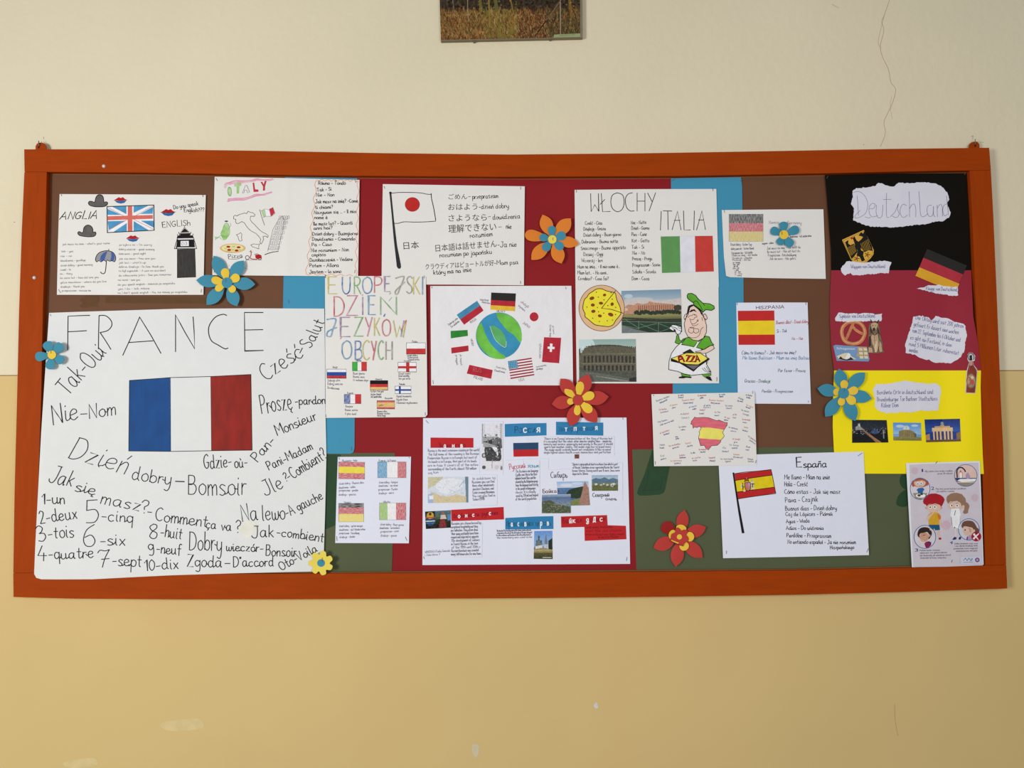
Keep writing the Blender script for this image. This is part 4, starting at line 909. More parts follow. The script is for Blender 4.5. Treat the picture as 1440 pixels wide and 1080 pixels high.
# ---------------- Globe poster ----------------
gl = Poster('globe_poster', 'crumpled white poster with painted green and blue globe ringed by flags', 'poster',
    "605.2,402.2 700,402 803.5,402 805,470 805.9,542 700,541.8 606.4,542 605.7,470", 27.6, paper_crump, warp=0.6)
gl.view(590,390,6); a = gl.art('globe_painting')
a.ell(669,492,194,196,M('sea_paint',(60,145,185),.7,amt=.13,scale=30),n=48)
gpnt = M('land_paint',(112,190,75),.7,amt=.25,scale=24)
a.fill("522,384 535,420 552,470 575,520 600,560 640,605 680,640 712,655 726,672 722,686 690,690 640,688 590,665 540,625 500,570 478,510 480,450 500,400", gpnt)
a.fill("648,300 700,302 760,322 810,358 845,410 862,470 862,530 850,552 828,528 790,480 745,455 715,420 680,375 655,340", gpnt)
a.fill("593,412 630,408 655,425 690,450 718,490 732,540 728,585 705,585 680,560 650,540 625,500 605,460", M('isle_paint',(95,175,105),.7,amt=.15,scale=30)); a.line("593,412 625,500 650,540 705,585 728,585 732,540",'white',.4); a.done()
def quadflag(nm, q, stripes, t='h'):
    a = gl.art(nm); q = S(q); lerp = lambda p, r, t: (p[0]+(r[0]-p[0])*t, p[1]+(r[1]-p[1])*t)
    for c, t0, t1 in stripes:
        a.fill([lerp(q[0],q[3],t0),lerp(q[1],q[2],t0),lerp(q[1],q[2],t1),lerp(q[0],q[3],t1)], c)
    return a
C['fl_blu']=(70,140,175); C['fl_red']=(180,45,58); C['fl_gld']=(228,185,60); C['fl_grn']=(50,135,55)
fm = lambda c, am=.13: M('flagpaint_'+c, C[c] if c in C else c, .75, amt=am, scale=45)
quadflag('flag_painting',"605,128 813,136 805,286 597,272",[('charcoal',0,.44),(fm('fl_red'),.44,.74),(fm('fl_gld'),.74,1)]).done()
quadflag('flag_painting',"313,316 485,198 540,280 376,400",[(fm('fl_blu'),0,.47),(fm('fl_red'),.47,1)]).done()
quadflag('flag_painting',"262,452 405,444 408,494 264,515",[(fm('fl_grn',.2),0,1)]).done(); quadflag('flag_painting',"267,594 412,575 414,622 270,643",[(fm('fl_red'),0,1)]).done()
a = quadflag('flag_painting',"420,738 617,782 604,856 398,812",[(fm('fl_red'),0,1)]); a.t("RUS",450,792,520,802,34,M('scratch',(200,120,120),.8),.5); a.done()
a = quadflag('flag_painting',"745,708 945,678 968,826 768,858",[('white',0,1)]+[(M('us_red',(160,50,62),.75),k/13*2,(k*2+1)/13) for k in range(7)])
a.fill("745,708 822,698 832,762 754,774",fm('fl_blu'))
for i in range(5):
    for j in range(4): a.ell(757+i*15+j*2,716+j*15-i*2,2.6,2.6,'white',n=7)
a.done()
a = quadflag('flag_painting',"1050,505 1195,510 1178,725 1033,714",[(fm('fl_red',.08),0,1)]); a.fill("1100,558 1122,560 1121,586 1140,587 1139,606 1118,605 1116,630 1098,628 1099,604 1080,602 1081,584 1100,585",'white'); a.done()
a = gl.art('flag_painting'); a.ell(966,333,37,38,fm('fl_red',.08),n=28); a.done()
a = gl.art('handwriting')
for s_,x0,y0,x1,y1,h,c in [("Guten Morgen",510,195,582,200,16,'faint'),("Wiedersehen",525,215,592,225,16,'faint'),("NIEMCY",648,292,722,296,16,'soft'),("ROSJA",432,388,482,358,18,'soft'),("Dobroje utro",248,408,325,350,20,'soft'),("Do swidania",270,425,338,375,18,'soft'),("WEGRY",430,520,442,580,16,'soft'),("jó reggelt",305,655,312,740,14,'soft'),("jó napot",340,650,348,742,14,'soft'),
  ("POLAND",455,850,528,872,22,'soft'),("Dzień dobry",645,762,728,780,16,'faint'),("Dowidzenia",632,790,720,808,16,'soft'),("USA",838,878,885,870,22,'grey'),("Good morning",985,762,1068,745,14,'faint'),("goodbye",985,780,1040,775,14,'soft'),("SZWAJCARIA",1012,560,1008,685,16,'grey'),("JAPAN",868,388,922,430,20,'soft'),("ohayō",850,212,915,258,26,'violet'),("sayonara",830,240,885,288,22,'faint'),("Guten tag",1098,400,1100,500,14,'soft'),("grüezi",1122,408,1128,480,14,'faint')]:
    a.t(s_,x0,y0,x1,y1,h,c,.5)
a.done(); gl.staples([(103,76,105,92),(1233,80,1235,100),(112,868,116,900),(1270,865,1270,880)])
# ---------------- small sheet with four pencil flags ----------------
ff = Poster('four_flags_sheet', 'small white sheet with four pencil-hatched flags over the olive card at lower left', 'poster',
    "475,642.5 525,642.2 578,642.2 576.5,700 575,764 520,763.8 471.4,763.6 473,700", 26.6, paper_cool_lit, warp=0.4, folds=[(712,'h',.8)])
ff.view(460,630,7.2)
pr = lambda c, v=False: M('pencil_'+c+('_v' if v else ''), C[c], .85, scale=110, stretch=(5,1,1) if v else (1,1,5), paper=PW)
C['pcr']=(200,70,85); C['pye']=(235,215,80); C['pbl']=(75,155,200); C['pgr']=(150,195,90); C['pbk']=(50,48,50)
hflag(ff,116,140,380,312,[(pr('pcr'),1),(M('yellow_pencil',(235,220,85),.85,amt=.06,scale=80),1.3),(pr('pcr'),1.2)],oc='grey',w=.3,sk=4).done()
hflag(ff,512,140,800,302,[(pr('pbl',1),1),('white',1.1),(pr('pcr',1),.9)],True,oc='grey',w=.35).done()
hflag(ff,116,560,370,748,[(M('black_pencil',(44,42,44),.85,scale=60,stretch=(1,1,6),paper=PW),.9),(pr('pcr'),1.4),(pr('pye'),1.7)],oc='grey',w=.3).done()
hflag(ff,530,556,798,728,[(pr('pgr',1),.9),('white',.95),(pr('pcr',1),1.1)],True,oc='grey',w=.35).done()
a = ff.art('handwriting')
for s_,x0,y0,x1,y1 in [("Hiszpania - hola",152,140,305,135),("dzień dobry - Buenos días",122,372,372,358),("dowidzenia - adiós",118,412,285,402),("przepraszam - perdón",120,440,312,438),("dziękuje - gracias",118,482,292,478),("Francja - la France",525,138,695,136),("dzień dobry - bonjour",525,358,716,354),("dowidzenia - au revoir",522,392,718,388),("przepraszam - Pardon",520,430,712,426),("dziękuje - merci",522,468,676,462),
  ("Niemcy",172,562,238,556),("dzień dobry - guten morgen",122,800,360,798),("dowidzenia - auf Wiedersehen",122,838,385,832),("przepraszam - Verzeihung",122,872,325,872),("dziękuje - danke",126,912,282,906),("Włochy",568,556,636,554),("dzień dobry - Buon giorno",540,782,775,788),("dowidzenia - arrivederci",532,820,735,818),("przepraszam - scusi",540,856,725,850),("dziękuje - grazie",542,896,704,896)]: a.t(s_,x0,y0,x1,y1,22,'grey',.5)
a.done(); ff.staples([(118,95,124,118),(830,90,832,104),(96,895,100,940),(792,900,808,938)])

# ---------------- Russia poster ----------------
ru = Poster('russia_poster', 'large white collage poster on Russia with red and blue title strips and photos, bottom middle', 'poster',
    "595,588 738,587.5 881,587.2 884,690 886.2,793 740,793.8 594,794.6 594.5,690", 27.2, paper_cool_lit, warp=0.6, folds=[(739.5,'v',1.0)])
C['rugrey']=(128,124,136)
B5=(585,580,4.906); B6=(735,580,4.906); F5=(670,588,13.5); F4=(590,588,13.5)
ru.view(*B5); rcard = M('red_strip_card',(190,38,42),.6,amt=.04); bcard = M('blue_strip_card',(52,128,178),.6,amt=.04); navc = M('navy_card',(42,72,105),.6)
def strip(v, pts, mat, txt, x0, y0, x1, y1, h, whites, dark='dred', w=.8):
    ru.view(*v); o = ru.flat('title_strip', pts, mat, lift=.35)
    a = ru.art('title_lettering', 0.9)
    n = len(txt)
    for i, ch in enumerate(txt):
        if ch == ' ': continue
        xx = x0+(x1-x0)*i/n; wd = (x1-x0)/n*.72; yy = y0+(y1-y0)*i/n
        hh = h if i == 0 else h*.95
        if ch in G: a.t(ch, xx, yy, xx+wd, yy, hh*(1.0 if ch.isupper() else 1.25), 'white' if i in whites else dark, 1.5 if i in whites else w, jit=.6)
    a.done().parent = o
strip(B5,"100,173 396,176 396,243 100,244",rcard,"Знакомство",155,243,345,240,30,(2,5,8),'wine')
strip(B5,"612,80 738,75 900,73 900,158 740,164 613,168",bcard,"Россия",680,140,862,136,45,(2,5),'dteal',1.0)
strip(B6,"230,64 556,70 556,160 230,155",bcard,"Интерпретация",250,132,520,120,34,(2,5,8,12),'dteal')
strip(B5,"242,672 604,652 607,738 244,750",rcard,"Особенности русских",258,730,570,702,28,(2,5,8,11,15),'wine')
strip(B5,"616,728 820,718 947,715 948,804 815,806 616,808",bcard,"Православная церковь",625,786,935,778,36,(2,5,8,15,18),'dteal')
ru.view(*B6)
strip(B6,"264,718 582,708 586,778 712,782 716,875 428,886 426,790 266,794",rcard,"Байкал доДиск",275,765,580,748,34,(2,3,7,9,11),'wine')
ru.view(*B6); a = ru.art('handwriting',.9)
for i,y in enumerate((800,825,850,868)): a.t(["and many traditions","visit the old church","interesting how they want","to see it in Moscow"][i],[442,436,432,520][i],y,[620,680,700,660][i],y-4,18,'dred',.5)
ru.view(*F5); ru.flat('flag_paper',"698,472 1175,462 1175,596 700,606",navc,.35); ru.flat('flag_paper',"700,602 1175,592 1176,725 705,732",rcard,.4)
ru.view(*B6); ru.view(*B5)
for (x0,y0,n,dy,x1,txt) in [(85,272,7,25.5,440,["Russia is the most extensive country in the world","The full name of this country is the Russian","Federation. Russia is in Europe, but most of","its lands is in Europe, that part of its lands","are in Asia. It covers of of the entire","surrounding of the Earth, almost 150 million","sq km"]),
   (392,465,7,24,550,["In addition to","Russians you can find","there other inhabitants","greatest Chechens, and","Tatars in many Ukrainians","You can also find in","Tatars (1939)"]),
   (245,775,10,23.5,448,["Russians are characterized by","exceptional hospitality and they","are talkative. They often show","their many worldwide have been","regard and objected as opposite","The development of culture","in Tsarist Russia, at the turn","of the 19th and 20th c","Russian literature was created","many still known also for new times"]),
   (560,822,4,16,800,["The church of the transfiguration of the Saviour stands on the site","is located on the site of the old temple of Europe. Novgorod","It is the residence and location of the old architecture of","the monastery was used to be"]),
   (690,415,9,24,848,["The Russian is one language","Cyrillic was the in the Rusi","alphabet based Slavs and the","invented by the Bulgarian group","later the language used first by","is the people in languages.","classic. It is closely","used by 250 mil and legend","of the world population"])]:
    for i in range(n):
        t_ = txt[i]; e = x1-random.uniform(0,25) if i < n-1 else x0+(x1-x0)*min(1,len(t_)/26)
        a.t(t_, x0-random.uniform(0,6), y0+i*dy, e, y0+i*dy-6, 18 if dy > 20 else 12, 'rugrey', .5)
a.t("WYKONAŁA Emilia Gwiazda",62,970,235,960,16,'faint',.4); a.t("i Julia klasa 7",60,990,165,985,15,'faint',.4)
ru.view(*B6)
for (x0,y0,n,dy,x1,txt) in [(145,188,6,19,625,["There is no formal interpretation of the flag of Russia but","it is accepted that the colour white denotes nobility, blue - simplicity","honesty and service, generosity and merely. In the past it should","sports had another reality. This model style has to grand rivers","The eagle would restively meant not revolutions. It has received","single hybrid ideas death crown, monarchies and perfection"]),
   (340,365,4,22,672,["Siberia is geographical land in northern Asia which is part","of Russia. Sometimes in our expressing Russia the Tsarist","known Siberia. During world war II, more Jews were","deported to Siberia"])]:
    for i in range(n): a.t(txt[i], x0+random.uniform(0,5), y0+i*dy, x1-random.uniform(0,20) if not (dy==22 and i==3) else 450, y0+i*dy-2, 16 if dy > 18.5 else 12, 'rugrey', .5)
ru.view(*B5); a.t("Русский",645,395,755,380,38,M('ru_red',(200,80,95),.8),.8); ru.view(*B6); a.t("язык",35,380,115,378,30,'teal',.8)
a.t("Сибирь",192,452,308,448,42,'soft',.9); a.t("Байкал",138,558,252,552,30,'wine',.8); a.t("Северный",482,584,598,578,28,'soft',.8); a.t("олень",572,606,648,606,24,'soft',.8)
for x0,y0,x1,y1 in [(740,590,740,603),(740,622,740,640)]: pass
a.done()

# maps and photographs
m_ = Canvas(57,36,2,(212,220,232)); m_.poly("0,0 22,0 14,10 4,14 0,18",(205,200,165)); m_.poly("4,20 10,22 18,26 30,27 40,24 50,27 56,25 56,36 0,36 6,28",(214,198,160)); m_.poly("0,24 7,22 8,36 0,36",(165,185,215)); m_.poly("18,4 34,2 50,5 48,14 40,20 26,24 14,20 10,12",(228,232,240)); m_.poly("52,0 57,0 57,36 54,36",(110,135,150)); m_.poly("2,26 8,25 8,31 2,31",(235,235,235))
for k in range(46): x=random.uniform(3,54); y=random.uniform(2,33); m_.line(x,y,x+random.uniform(-6,6),y+random.uniform(-3,3),.5,random.choice([(140,160,190),(150,150,150),(190,170,130),(120,140,170)]),.6)
m_.line(51,5,44,14,.5,(60,60,60)); m_.noise(5); ru.view(*B5); m_.build(ru,'printed_map',"82,445 362,443 362,622 82,626")
m_ = Canvas(36,25,2.2,(70,85,80)); m_.grad(0,(90,110,130),12,(70,90,60)); m_.grad(12,(50,60,35),25,(30,34,26)); m_.poly("0,0 14,0 14,25 0,25",(35,38,36)); m_.ell(7,12,6.5,9,(45,75,110)); m_.ell(7,6,5,5,(200,160,60)); m_.line(1,9,13,9,1.6,(190,60,40)); m_.line(1,14,13,14,1.5,(220,220,225)); m_.line(1,17,13,17,1,(60,130,170)); m_.ell(7,4,2,2,(60,50,40))
m_.poly("22,10 27,9 30,24 19,24",(130,50,50)); m_.poly("22,6 28,6 30,12 21,12",(205,195,185)); m_.ell(25,4,1.8,2.2,(150,100,80)); m_.poly("31,6 36,5 36,14 31,15",(80,130,180)); m_.noise(12); m_.build(ru,'photograph',"62,684 240,674 240,795 68,804",label='photo of nesting doll and woman in folk dress')
ru.view(*F5); m_ = Canvas(28,68,2.2,(225,224,232))
m_.poly("2,19 22,19 22,34 2,34",(165,165,168)); m_.poly("3,26.5 22,20 22,33",(62,62,66)); m_.line(3,26.5,14,26.5,1.2,(50,50,52)); m_.poly("14,23 21,22 21,31 14,30",(110,110,112)); m_.poly("22,20 26,22 27,36 22,36",(90,90,92)); m_.poly("4,34 13,34 20,44 21,54 6,54 4,44",(70,70,72)); m_.poly("20,34 25,34 26,50 24,54 19,54 22,44",(66,66,68)); m_.line(14,36,14,56,1,(60,60,60)); m_.line(14,52,13.5,64,.9,(150,150,155)); m_.poly("15,34 20,34 19,43",(238,238,242))
for k in range(60): x=random.uniform(4,25); y=random.uniform(20,54); m_.ell(x,y,.7,1.2,random.choice([(130,130,130),(40,40,40),(180,180,180)]),.7)
for y in np.arange(1,29,1.1): m_.line(.3,y,2.0,y+.4,.55,(60,60,62))
for y in np.arange(1,22,1.3): m_.line(3.4,y,4.2,y,.4,(140,140,145))
for y in np.arange(1,34,1.6): m_.line(24.5,y,26.8,y+.8,.7,(105,105,108))
m_.ell(3,46,3,3.4,(80,80,82)); m_.ell(3,46,1.6,2,(200,200,200)); m_.ell(3,63,2.5,2.6,(90,90,92)); m_.ell(20,63,2.8,3,(205,205,208)); m_.ell(26,64,1.5,3,(130,130,130)); m_.ell(20,5,1.6,2.6,(195,195,200)); m_.ell(5,17,1.4,1.4,(110,110,112)); m_.ell(19.5,17,1.6,1.6,(110,110,112)); m_.line(7,15,12,18,.6,(150,150,150)); m_.noise(6); m_.build(ru,'photocopy',"100,100 500,95 505,1000 98,1000",label='black and white photocopy turned on its side')
ru.view(*B6)
m_ = Canvas(47,35,2.4,(150,180,210)); m_.grad(0,(150,185,225),9,(205,212,230)); m_.grad(9,(90,125,170),35,(60,95,140)); m_.poly("13,17 18,12 28,9 40,7 41,20 30,25 20,24 14,20",(42,60,40)); m_.poly("0,34 14,28 26,26 36,24 47,22 47,35 0,35",(120,130,75)); m_.poly("30,34 36,18 40,4 42,0 45,6 47,12 47,35",(165,125,110)); m_.ell(14,5,9,2.5,(225,228,238),.7); m_.ell(30,3,8,2,(222,226,238),.6); m_.noise(9,10,40); m_.build(ru,'photograph',"235,478 452,474 465,640 245,645",label='photo of a lake with rocky shore')
m_ = Canvas(41,27,2.4,(120,140,160)); m_.grad(0,(165,180,200),4,(110,135,165)); m_.grad(4,(85,110,150),12,(120,135,160)); m_.poly("0,10 12,8 22,14 40,18 41,27 0,27",(82,92,68))
for k in range(120): m_.ell(random.uniform(0,41),random.uniform(12,27),.8,.5,random.choice([(140,145,120),(60,70,50),(170,170,150)]),.7)
m_.noise(7); m_.build(ru,'photograph',"133,567 332,563 333,695 132,696",lift=.9,label='photo of a stony lake shore')
m_ = Canvas(37,22,2.6,(120,130,120)); m_.grad(0,(150,175,205),6,(190,200,210)); m_.poly("0,6 6,4 12,5 18,3 24,6 30,4 37,6 37,11 0,11",(88,118,140)); m_.grad(11,(120,128,90),22,(96,100,52))
for x,y,r in [(6,13,2.2),(13,14,1.8),(22,14,2),(29,14.5,3.4),(31,13,2.6),(17,12.5,1.5)]: m_.ell(x,y,r,r*.7,(222,218,210)); m_.line(x-r*.6,y,x-r*.6,y+3,.5,(70,60,50)); m_.line(x+r*.6,y,x+r*.6,y+3,.5,(70,60,50))
for x in range(0,37,2): m_.line(x,14,x,17,.8,(60,58,42),.7)
m_.noise(8); m_.build(ru,'photograph',"476,433 657,432 658,540 478,541",label='photo of white reindeer grazing below hills')
m_ = Canvas(27,40,2.6,(110,150,205)); m_.grad(0,(105,150,215),22,(150,185,225)); m_.grad(24,(120,110,70),40,(62,66,40)); m_.poly("2,26 2,18 5,14 9,13 12,17 12,26",(110,120,125)); m_.poly("7,4 8.5,14 5.5,14",(80,95,85)); m_.ell(7,9,1.6,2.2,(75,100,90)); m_.ell(4,15,1.3,1.8,(80,100,95)); m_.ell(10.5,15,1.3,1.8,(80,100,95)); m_.poly("17.5,2 20,20 15,20",(120,125,130)); m_.poly("15,19 21,19 21,26 15,26",(190,195,205)); m_.poly("21,14 27,10 27,28 21,26",(40,50,38)); m_.poly("2,22 12,20 12,26 2,26",(215,212,210)); m_.poly("0,26 14,24 27,27 27,31 0,31",(150,138,95)); m_.line(0,28,27,27,1,(190,180,130)); m_.noise(8); m_.line(13,38,25,38,.8,(225,225,215)); m_.build(ru,'photograph',"80,818 205,816 207,1012 76,1010",label='photo of a church with onion domes')
m_ = Canvas(7,7,3,(125,72,50)); m_.ell(3.5,3.5,2.2,2.2,(90,50,40)); m_.line(1,5,6,2,.6,(160,110,80)); m_.build(ru,'photograph',"358,289 390,289 390,318 358,318",label='tiny brown square picture')
a = ru.art('paper_slip_edges',.6); edge=M('slip_edge',(205,206,214),.8)
ru.view(*B5)
for s_ in ["65,245 440,240 440,420","378,430 560,428 560,640 378,640","460,760 455,1000 250,995","620,330 740,326 745,405 640,408","445,60 600,60 600,430"]: a.line(s_,edge,.35,False)
ru.view(*B6)
for s_ in ["130,168 632,164 632,300","330,350 690,345 690,610","175,395 330,390","0,322 178,318 178,388","118,330 118,610"]: a.line(s_,edge,.35,False)
a.done()
ru.view(*B5); ru.staples([(68,55,86,75),(52,995,58,1010)]); ru.view(*B6); ru.staples([(690,36,693,50),(720,998,716,1024)])

# ---------------- WŁOCHY / ITALIA poster ----------------
wl = Poster('chef_poster', 'white two-sheet poster headed WŁOCHY ITALIA with pizza, two photos and chef cartoon', 'poster',
    "808,267 900,266 1007.3,265.7 1009,330 1010.9,403.6 900,404 809.3,404.3 808.6,330", 28.4, paper_white, warp=0.5)
slab('sheet', "809.3,402.8 900,402.4 1010.3,402.2 1011,470 1011.2,539 900,539.2 811,539 810,470", lambda x,y: wl.d(x,y)-.5, .35, paper_white, wl.root, step=8)
wl.view(800,250,6.545); a = wl.art('heading')
for s_ in ["200,145 205,312 238,248 275,310 272,145","298,143 310,312 380,310","288,245 330,200","628,140 628,306","700,142 700,305","628,215 700,215","725,140 765,218","798,138 738,305",
   "850,308 842,482","868,304 948,306","910,306 914,478","950,478 1000,308 1032,480","970,392 1024,392","1055,304 1060,480 1118,480","1155,304 1150,480","1175,480 1225,304 1257,478","1192,388 1240,388"]: a.line(s_,'charcoal',.95,False)
a.line("445,138 400,160 386,220 400,280 445,312 490,290 508,230 495,160 445,138",'charcoal',.95); a.line("585,138 545,150 520,195 530,270 565,305 600,304",'charcoal',.95); a.done()
a = wl.art('handwriting')
for s_,x0,y0,x1,y1 in [("Cześć - Ciao",148,432,306,430),("Dziękuję - Grazie",135,486,340,482),("Dzień dobry - Buon giorno",135,542,480,534),("Dobranoc - Buona notte",118,604,452,598),("Smacznego - Buona appetito",110,664,522,656),("Dzisiaj - Oggi",135,720,315,718),("Wczoraj - Ieri",118,776,310,774),("Mam na imię... - Il mio nome è...",78,834,468,830),("Mam lat... - Ho anni...",80,888,360,888),("Co robisz? - Cosa fai?",85,942,365,942),
  ("Noc - Notte",572,428,712,424),("Dzień - Giorno",575,478,740,476),("Pies - Cane",577,536,716,534),("Kot - Gatto",580,594,738,592),("Tak - Si",578,654,692,652),("Nie - No",582,706,700,706),("Proszę - Prego",583,760,765,758),("Przepraszam - Scusa",585,820,840,812),("Szkoła - Scuola",585,880,802,878),("Dom - Casa",580,942,740,942)]: a.t(s_,x0,y0,x1,y1,32,'black',.75)
a.done()
a = wl.art('flag_paper_edge',.3); a.line("845,538 1325,534 1332,864 858,876",edge,.3,False); a.done()
wl.flat('flag_paper',"845,541 1020,538 1027,870 857,876",M('green_flag_paper',(96,152,88),.7),.2); wl.flat('flag_paper',"1160,536 1322,534 1334,862 1166,866",M('red_flag_paper',(200,66,58),.7),.2); wl.flat('flag_paper',"1026,540 1154,538 1160,864 1030,868",M('white_flag_paper',(226,226,236),.7),.1)
wl.staples([(68,114,70,134),(1325,92,1326,122)])
B8=(800,395,6.545); wl.view(*B8)
a = wl.art('pizza_cutout',.85); a.ell(302,250,209,211,M('pizza_crust',(226,184,142),.7,amt=.06),oc='brown',w=.7,n=56)
ch = "245,80 275,72 310,75 340,90 380,100 425,112 435,150 445,185 465,225 475,260 478,300 455,335 430,365 408,402 370,420 330,418 285,412 245,405 215,385 180,355 150,330 148,300 130,260 132,215 145,170 165,150 185,120 215,100"
a.poly(ch, M('pizza_cheese',(238,224,60),.7,amt=.05), 1.0, K, True)
a.line("430,90 300,252 390,262 500,298",K,.9,False)
bp = M('pepperoni',(140,66,34),.7)
for x,y,rx,ry in [(212,160,22,14),(328,130,14,11),(220,222,17,13),(295,205,18,12),(225,280,18,13),(285,322,17,12),(385,310,24,15),(398,214,13,15)]: a.ell(x,y,rx,ry,bp,rot=random.uniform(-30,30),oc='brown',w=.4)
for x,y in [(252,105),(270,150),(322,175),(165,242),(262,245),(218,345),(280,375),(352,368),(400,362),(428,310),(320,298),(272,285),(398,170),(358,228),(430,245),(388,108)]: a.fill([(x-6,y-6),(x+7,y-4),(x+1,y+7)],'dgreen')
a.done()
m_ = Canvas(85,61,2.4,(150,180,200)); m_.grad(0,(120,152,175),14,(165,182,195)); m_.grad(14,(190,188,188),22,(206,196,190)); m_.grad(22,(190,170,150),32,(150,130,100)); m_.grad(32,(110,115,70),36,(140,140,85)); m_.grad(36,(150,140,88),42,(90,100,58)); m_.grad(42,(36,42,34),50,(34,60,38)); m_.grad(50,(24,55,32),61,(20,42,28))
m_.ell(10,8,6,3,(195,210,225),.8); m_.ell(25,13,20,3,(215,205,200),.6); m_.poly("0,16 20,13 40,14 60,16 85,12 85,24 0,24",(205,195,190),.7)
m_.poly("4,24 10,20 18,21 22,18 30,20 36,19 40,16 46,18 74,21 76,28 80,32 0,34",(190,140,112))
for x in range(24,76,3): m_.line(x,22,x,29,1.2,(120,70,55),.8)
for x in range(20,84,2): m_.ell(x,32+random.uniform(-1.5,1.5),2.6,2.6,(38,48,30)); 
m_.ell(4,27,5,2.5,(205,185,165)); m_.ell(80,26,6,4,(60,60,45)); m_.poly("0,38 85,44 85,48 0,40",(46,50,38)); m_.poly("0,50 0,61 40,61 20,56",(110,118,120)); 
for x0,y0,x1,y1 in [(0,44,85,48),(0,50,24,55),(24,44,24,56),(52,47,52,60),(6,42,24,54),(24,54,50,48),(26,48,52,60),(54,60,85,50),(52,48,80,60)]: m_.line(x0,y0,x1,y1,.8,(120,150,125),.75)
m_.noise(7,15,36); m_.noise(6,42,62); m_.build(wl,'photograph',"483,92 1030,77 1041,470 487,481",label='photo of palace ruins beyond a green rail')
m_ = Canvas(80,61,2.4,(90,100,85)); m_.grad(0,(140,172,165),16,(170,190,182)); m_.ell(8,8,14,12,(205,225,228),.8)
m_.poly("0,24 4,19 8,12 18,9.5 30,8 44,7.8 56,9 68,11 80,14 80,46 40,47 12,44 0,42",(92,88,68)); m_.poly("0,40 20,43 40,46 80,46 80,61 0,61",(74,78,66))
m_.line(10,10.5,30,8,1,(60,58,45)); m_.line(30,8,56,9,1,(60,58,45)); m_.line(56,9,80,14,1,(60,58,45))
for k in range(26): m_.ell(14+k*2.6,9.2+.0016*(k*2.6-25)**2*1.2,.9,random.uniform(.6,1.8),(58,54,42))
 
for k in range(14): x=4+k*5.6; m_.line(x,13+abs(k-7)*.3,x+.01,17,1.2,(80,76,60),.6)
for k in range(14): x=8+k*5.3; yy=23+(.25*(k-5)**2)*.08; m_.line(x,yy+2,x,yy+9,2.6,(40,36,28)); m_.ell(x,yy+2,1.5,1.8,(40,36,28))
for k in range(13): x=8+k*5.6; m_.line(x,39,x,44,2.8,(34,32,26)); m_.ell(x,39,1.6,1.8,(34,32,26))
for y in (20,34): m_.line(4,y+1,80,y+1,.9,(140,134,108),.7)
m_.line(18,6,18,44,.6,(50,48,36)); m_.poly("0,44 14,46 80,58 80,61 0,61",(92,96,84)); 
for k in range(6): m_.line(24+k*6,53+k,44+k*6,56+k,1.0,(150,155,145),.5)
m_.poly("70,56 80,54 80,61 70,61",(25,25,22)); m_.line(2,46,80,50,.5,(50,50,42)); m_.noise(9,10,62); m_.poly("0,14 2,12 2,22 0,24",(60,55,50)); m_.build(wl,'photograph',"92,540 615,534 622,929 95,928",label='photo of a round arcaded ancient theatre')
# chef (own generic drawing of a cook holding a pizza box)
wl.view(930,405,7.714); a = wl.art('chef_cutout',.4); gr = M('chef_green',(98,172,52),.75,amt=.14,scale=30); skn = M('chef_skin',(236,208,192),.75,amt=.03); wh='white'
a.poly("180,500 165,520 160,560 148,590 170,604 200,605 240,565 270,540 240,550 215,575 195,560 188,520", gr, .8, K)
a.poly("215,590 160,640 110,710 85,790 80,885 180,905 240,930 330,948 400,940 540,930 535,905 490,830 480,700 400,640 300,600", wh, .9, K)
a.poly("270,540 230,590 218,612 290,625 352,640 380,600 430,560 400,540 330,530", gr, .8, K, False)
a.poly("480,520 520,530 545,590 570,615 520,630 480,655 460,668 380,645 410,600 440,560", gr, .9, K, False)
a.fill("360,640 375,645 410,590 395,580", wh)
a.poly("470,665 530,628 560,622 575,655 540,680 490,705 450,712 430,700 375,700 368,690 400,685", skn, .7, K)
a.poly("310,665 230,705 260,715 360,702", 'charcoal', .9, K, False); a.poly("105,765 270,705 420,705 520,770 420,830 300,840", M('box_yellow',(240,225,95),.7), .9, K, False)
a.poly("105,768 105,792 200,815 350,905 395,860 520,775 515,762 400,832 250,825", K, .6, K, False); a.fill("270,838 410,838 350,885", 'grey')
for k,(chh,x) in enumerate(zip("PIZZA",(190,243,270,322,372))): a.t(chh,x,800-(k==4)*2,x+(12 if chh=='I' else 44),795,62,'dred',3.0,jit=1.5)
for k,(chh,x) in enumerate(zip("PIZZA",(190,243,270,322,372))): a.t(chh,x,800-(k==4)*2,x+(12 if chh=='I' else 44),795,62,'red',1.4,jit=0)
# head
a.poly("455,290 470,280 490,300 498,330 485,345 465,325", skn, .7, K); a.poly("275,278 255,290 245,320 252,342 270,320", skn, .7, K)
a.fill("275,290 285,230 300,190 340,178 370,185 430,240 445,300 400,290 330,240", K)
a.poly("290,290 265,330 248,390 260,470 290,530 345,565 400,572 455,545 488,480 490,410 470,340 440,280 400,230 350,190 310,210", skn, .8, K)
a.fill("283,255 290,200 330,178 320,205 300,235", K); a.fill("300,262 325,235 360,230 385,262 350,248 320,262", K); a.fill("420,250 448,270 445,300 425,275", K)
for s_ in ["290,320 310,300 330,300 350,285 368,300","320,345 350,340 365,318 385,315 380,295 355,285","310,330 325,380 360,388 400,350","330,395 350,410 385,400 400,388","300,440 295,470 325,490 345,478 350,440 310,432","305,430 340,425 365,440 400,445 405,475 370,490 348,470","455,425 430,450 415,505 380,535 330,540 300,530","440,320 448,355","400,340 388,352 402,360"]: a.line(s_,'dbrown',.65)
a.poly("280,85 290,62 330,58 370,80 400,120 450,165 520,170 570,195 575,222 545,242 480,235 450,262 420,230 355,185 348,160 310,135 285,110", gr, 1.0, K); a.line("350,155 380,140 420,190 445,240",K,.8); a.line("450,165 470,190",K,.8)
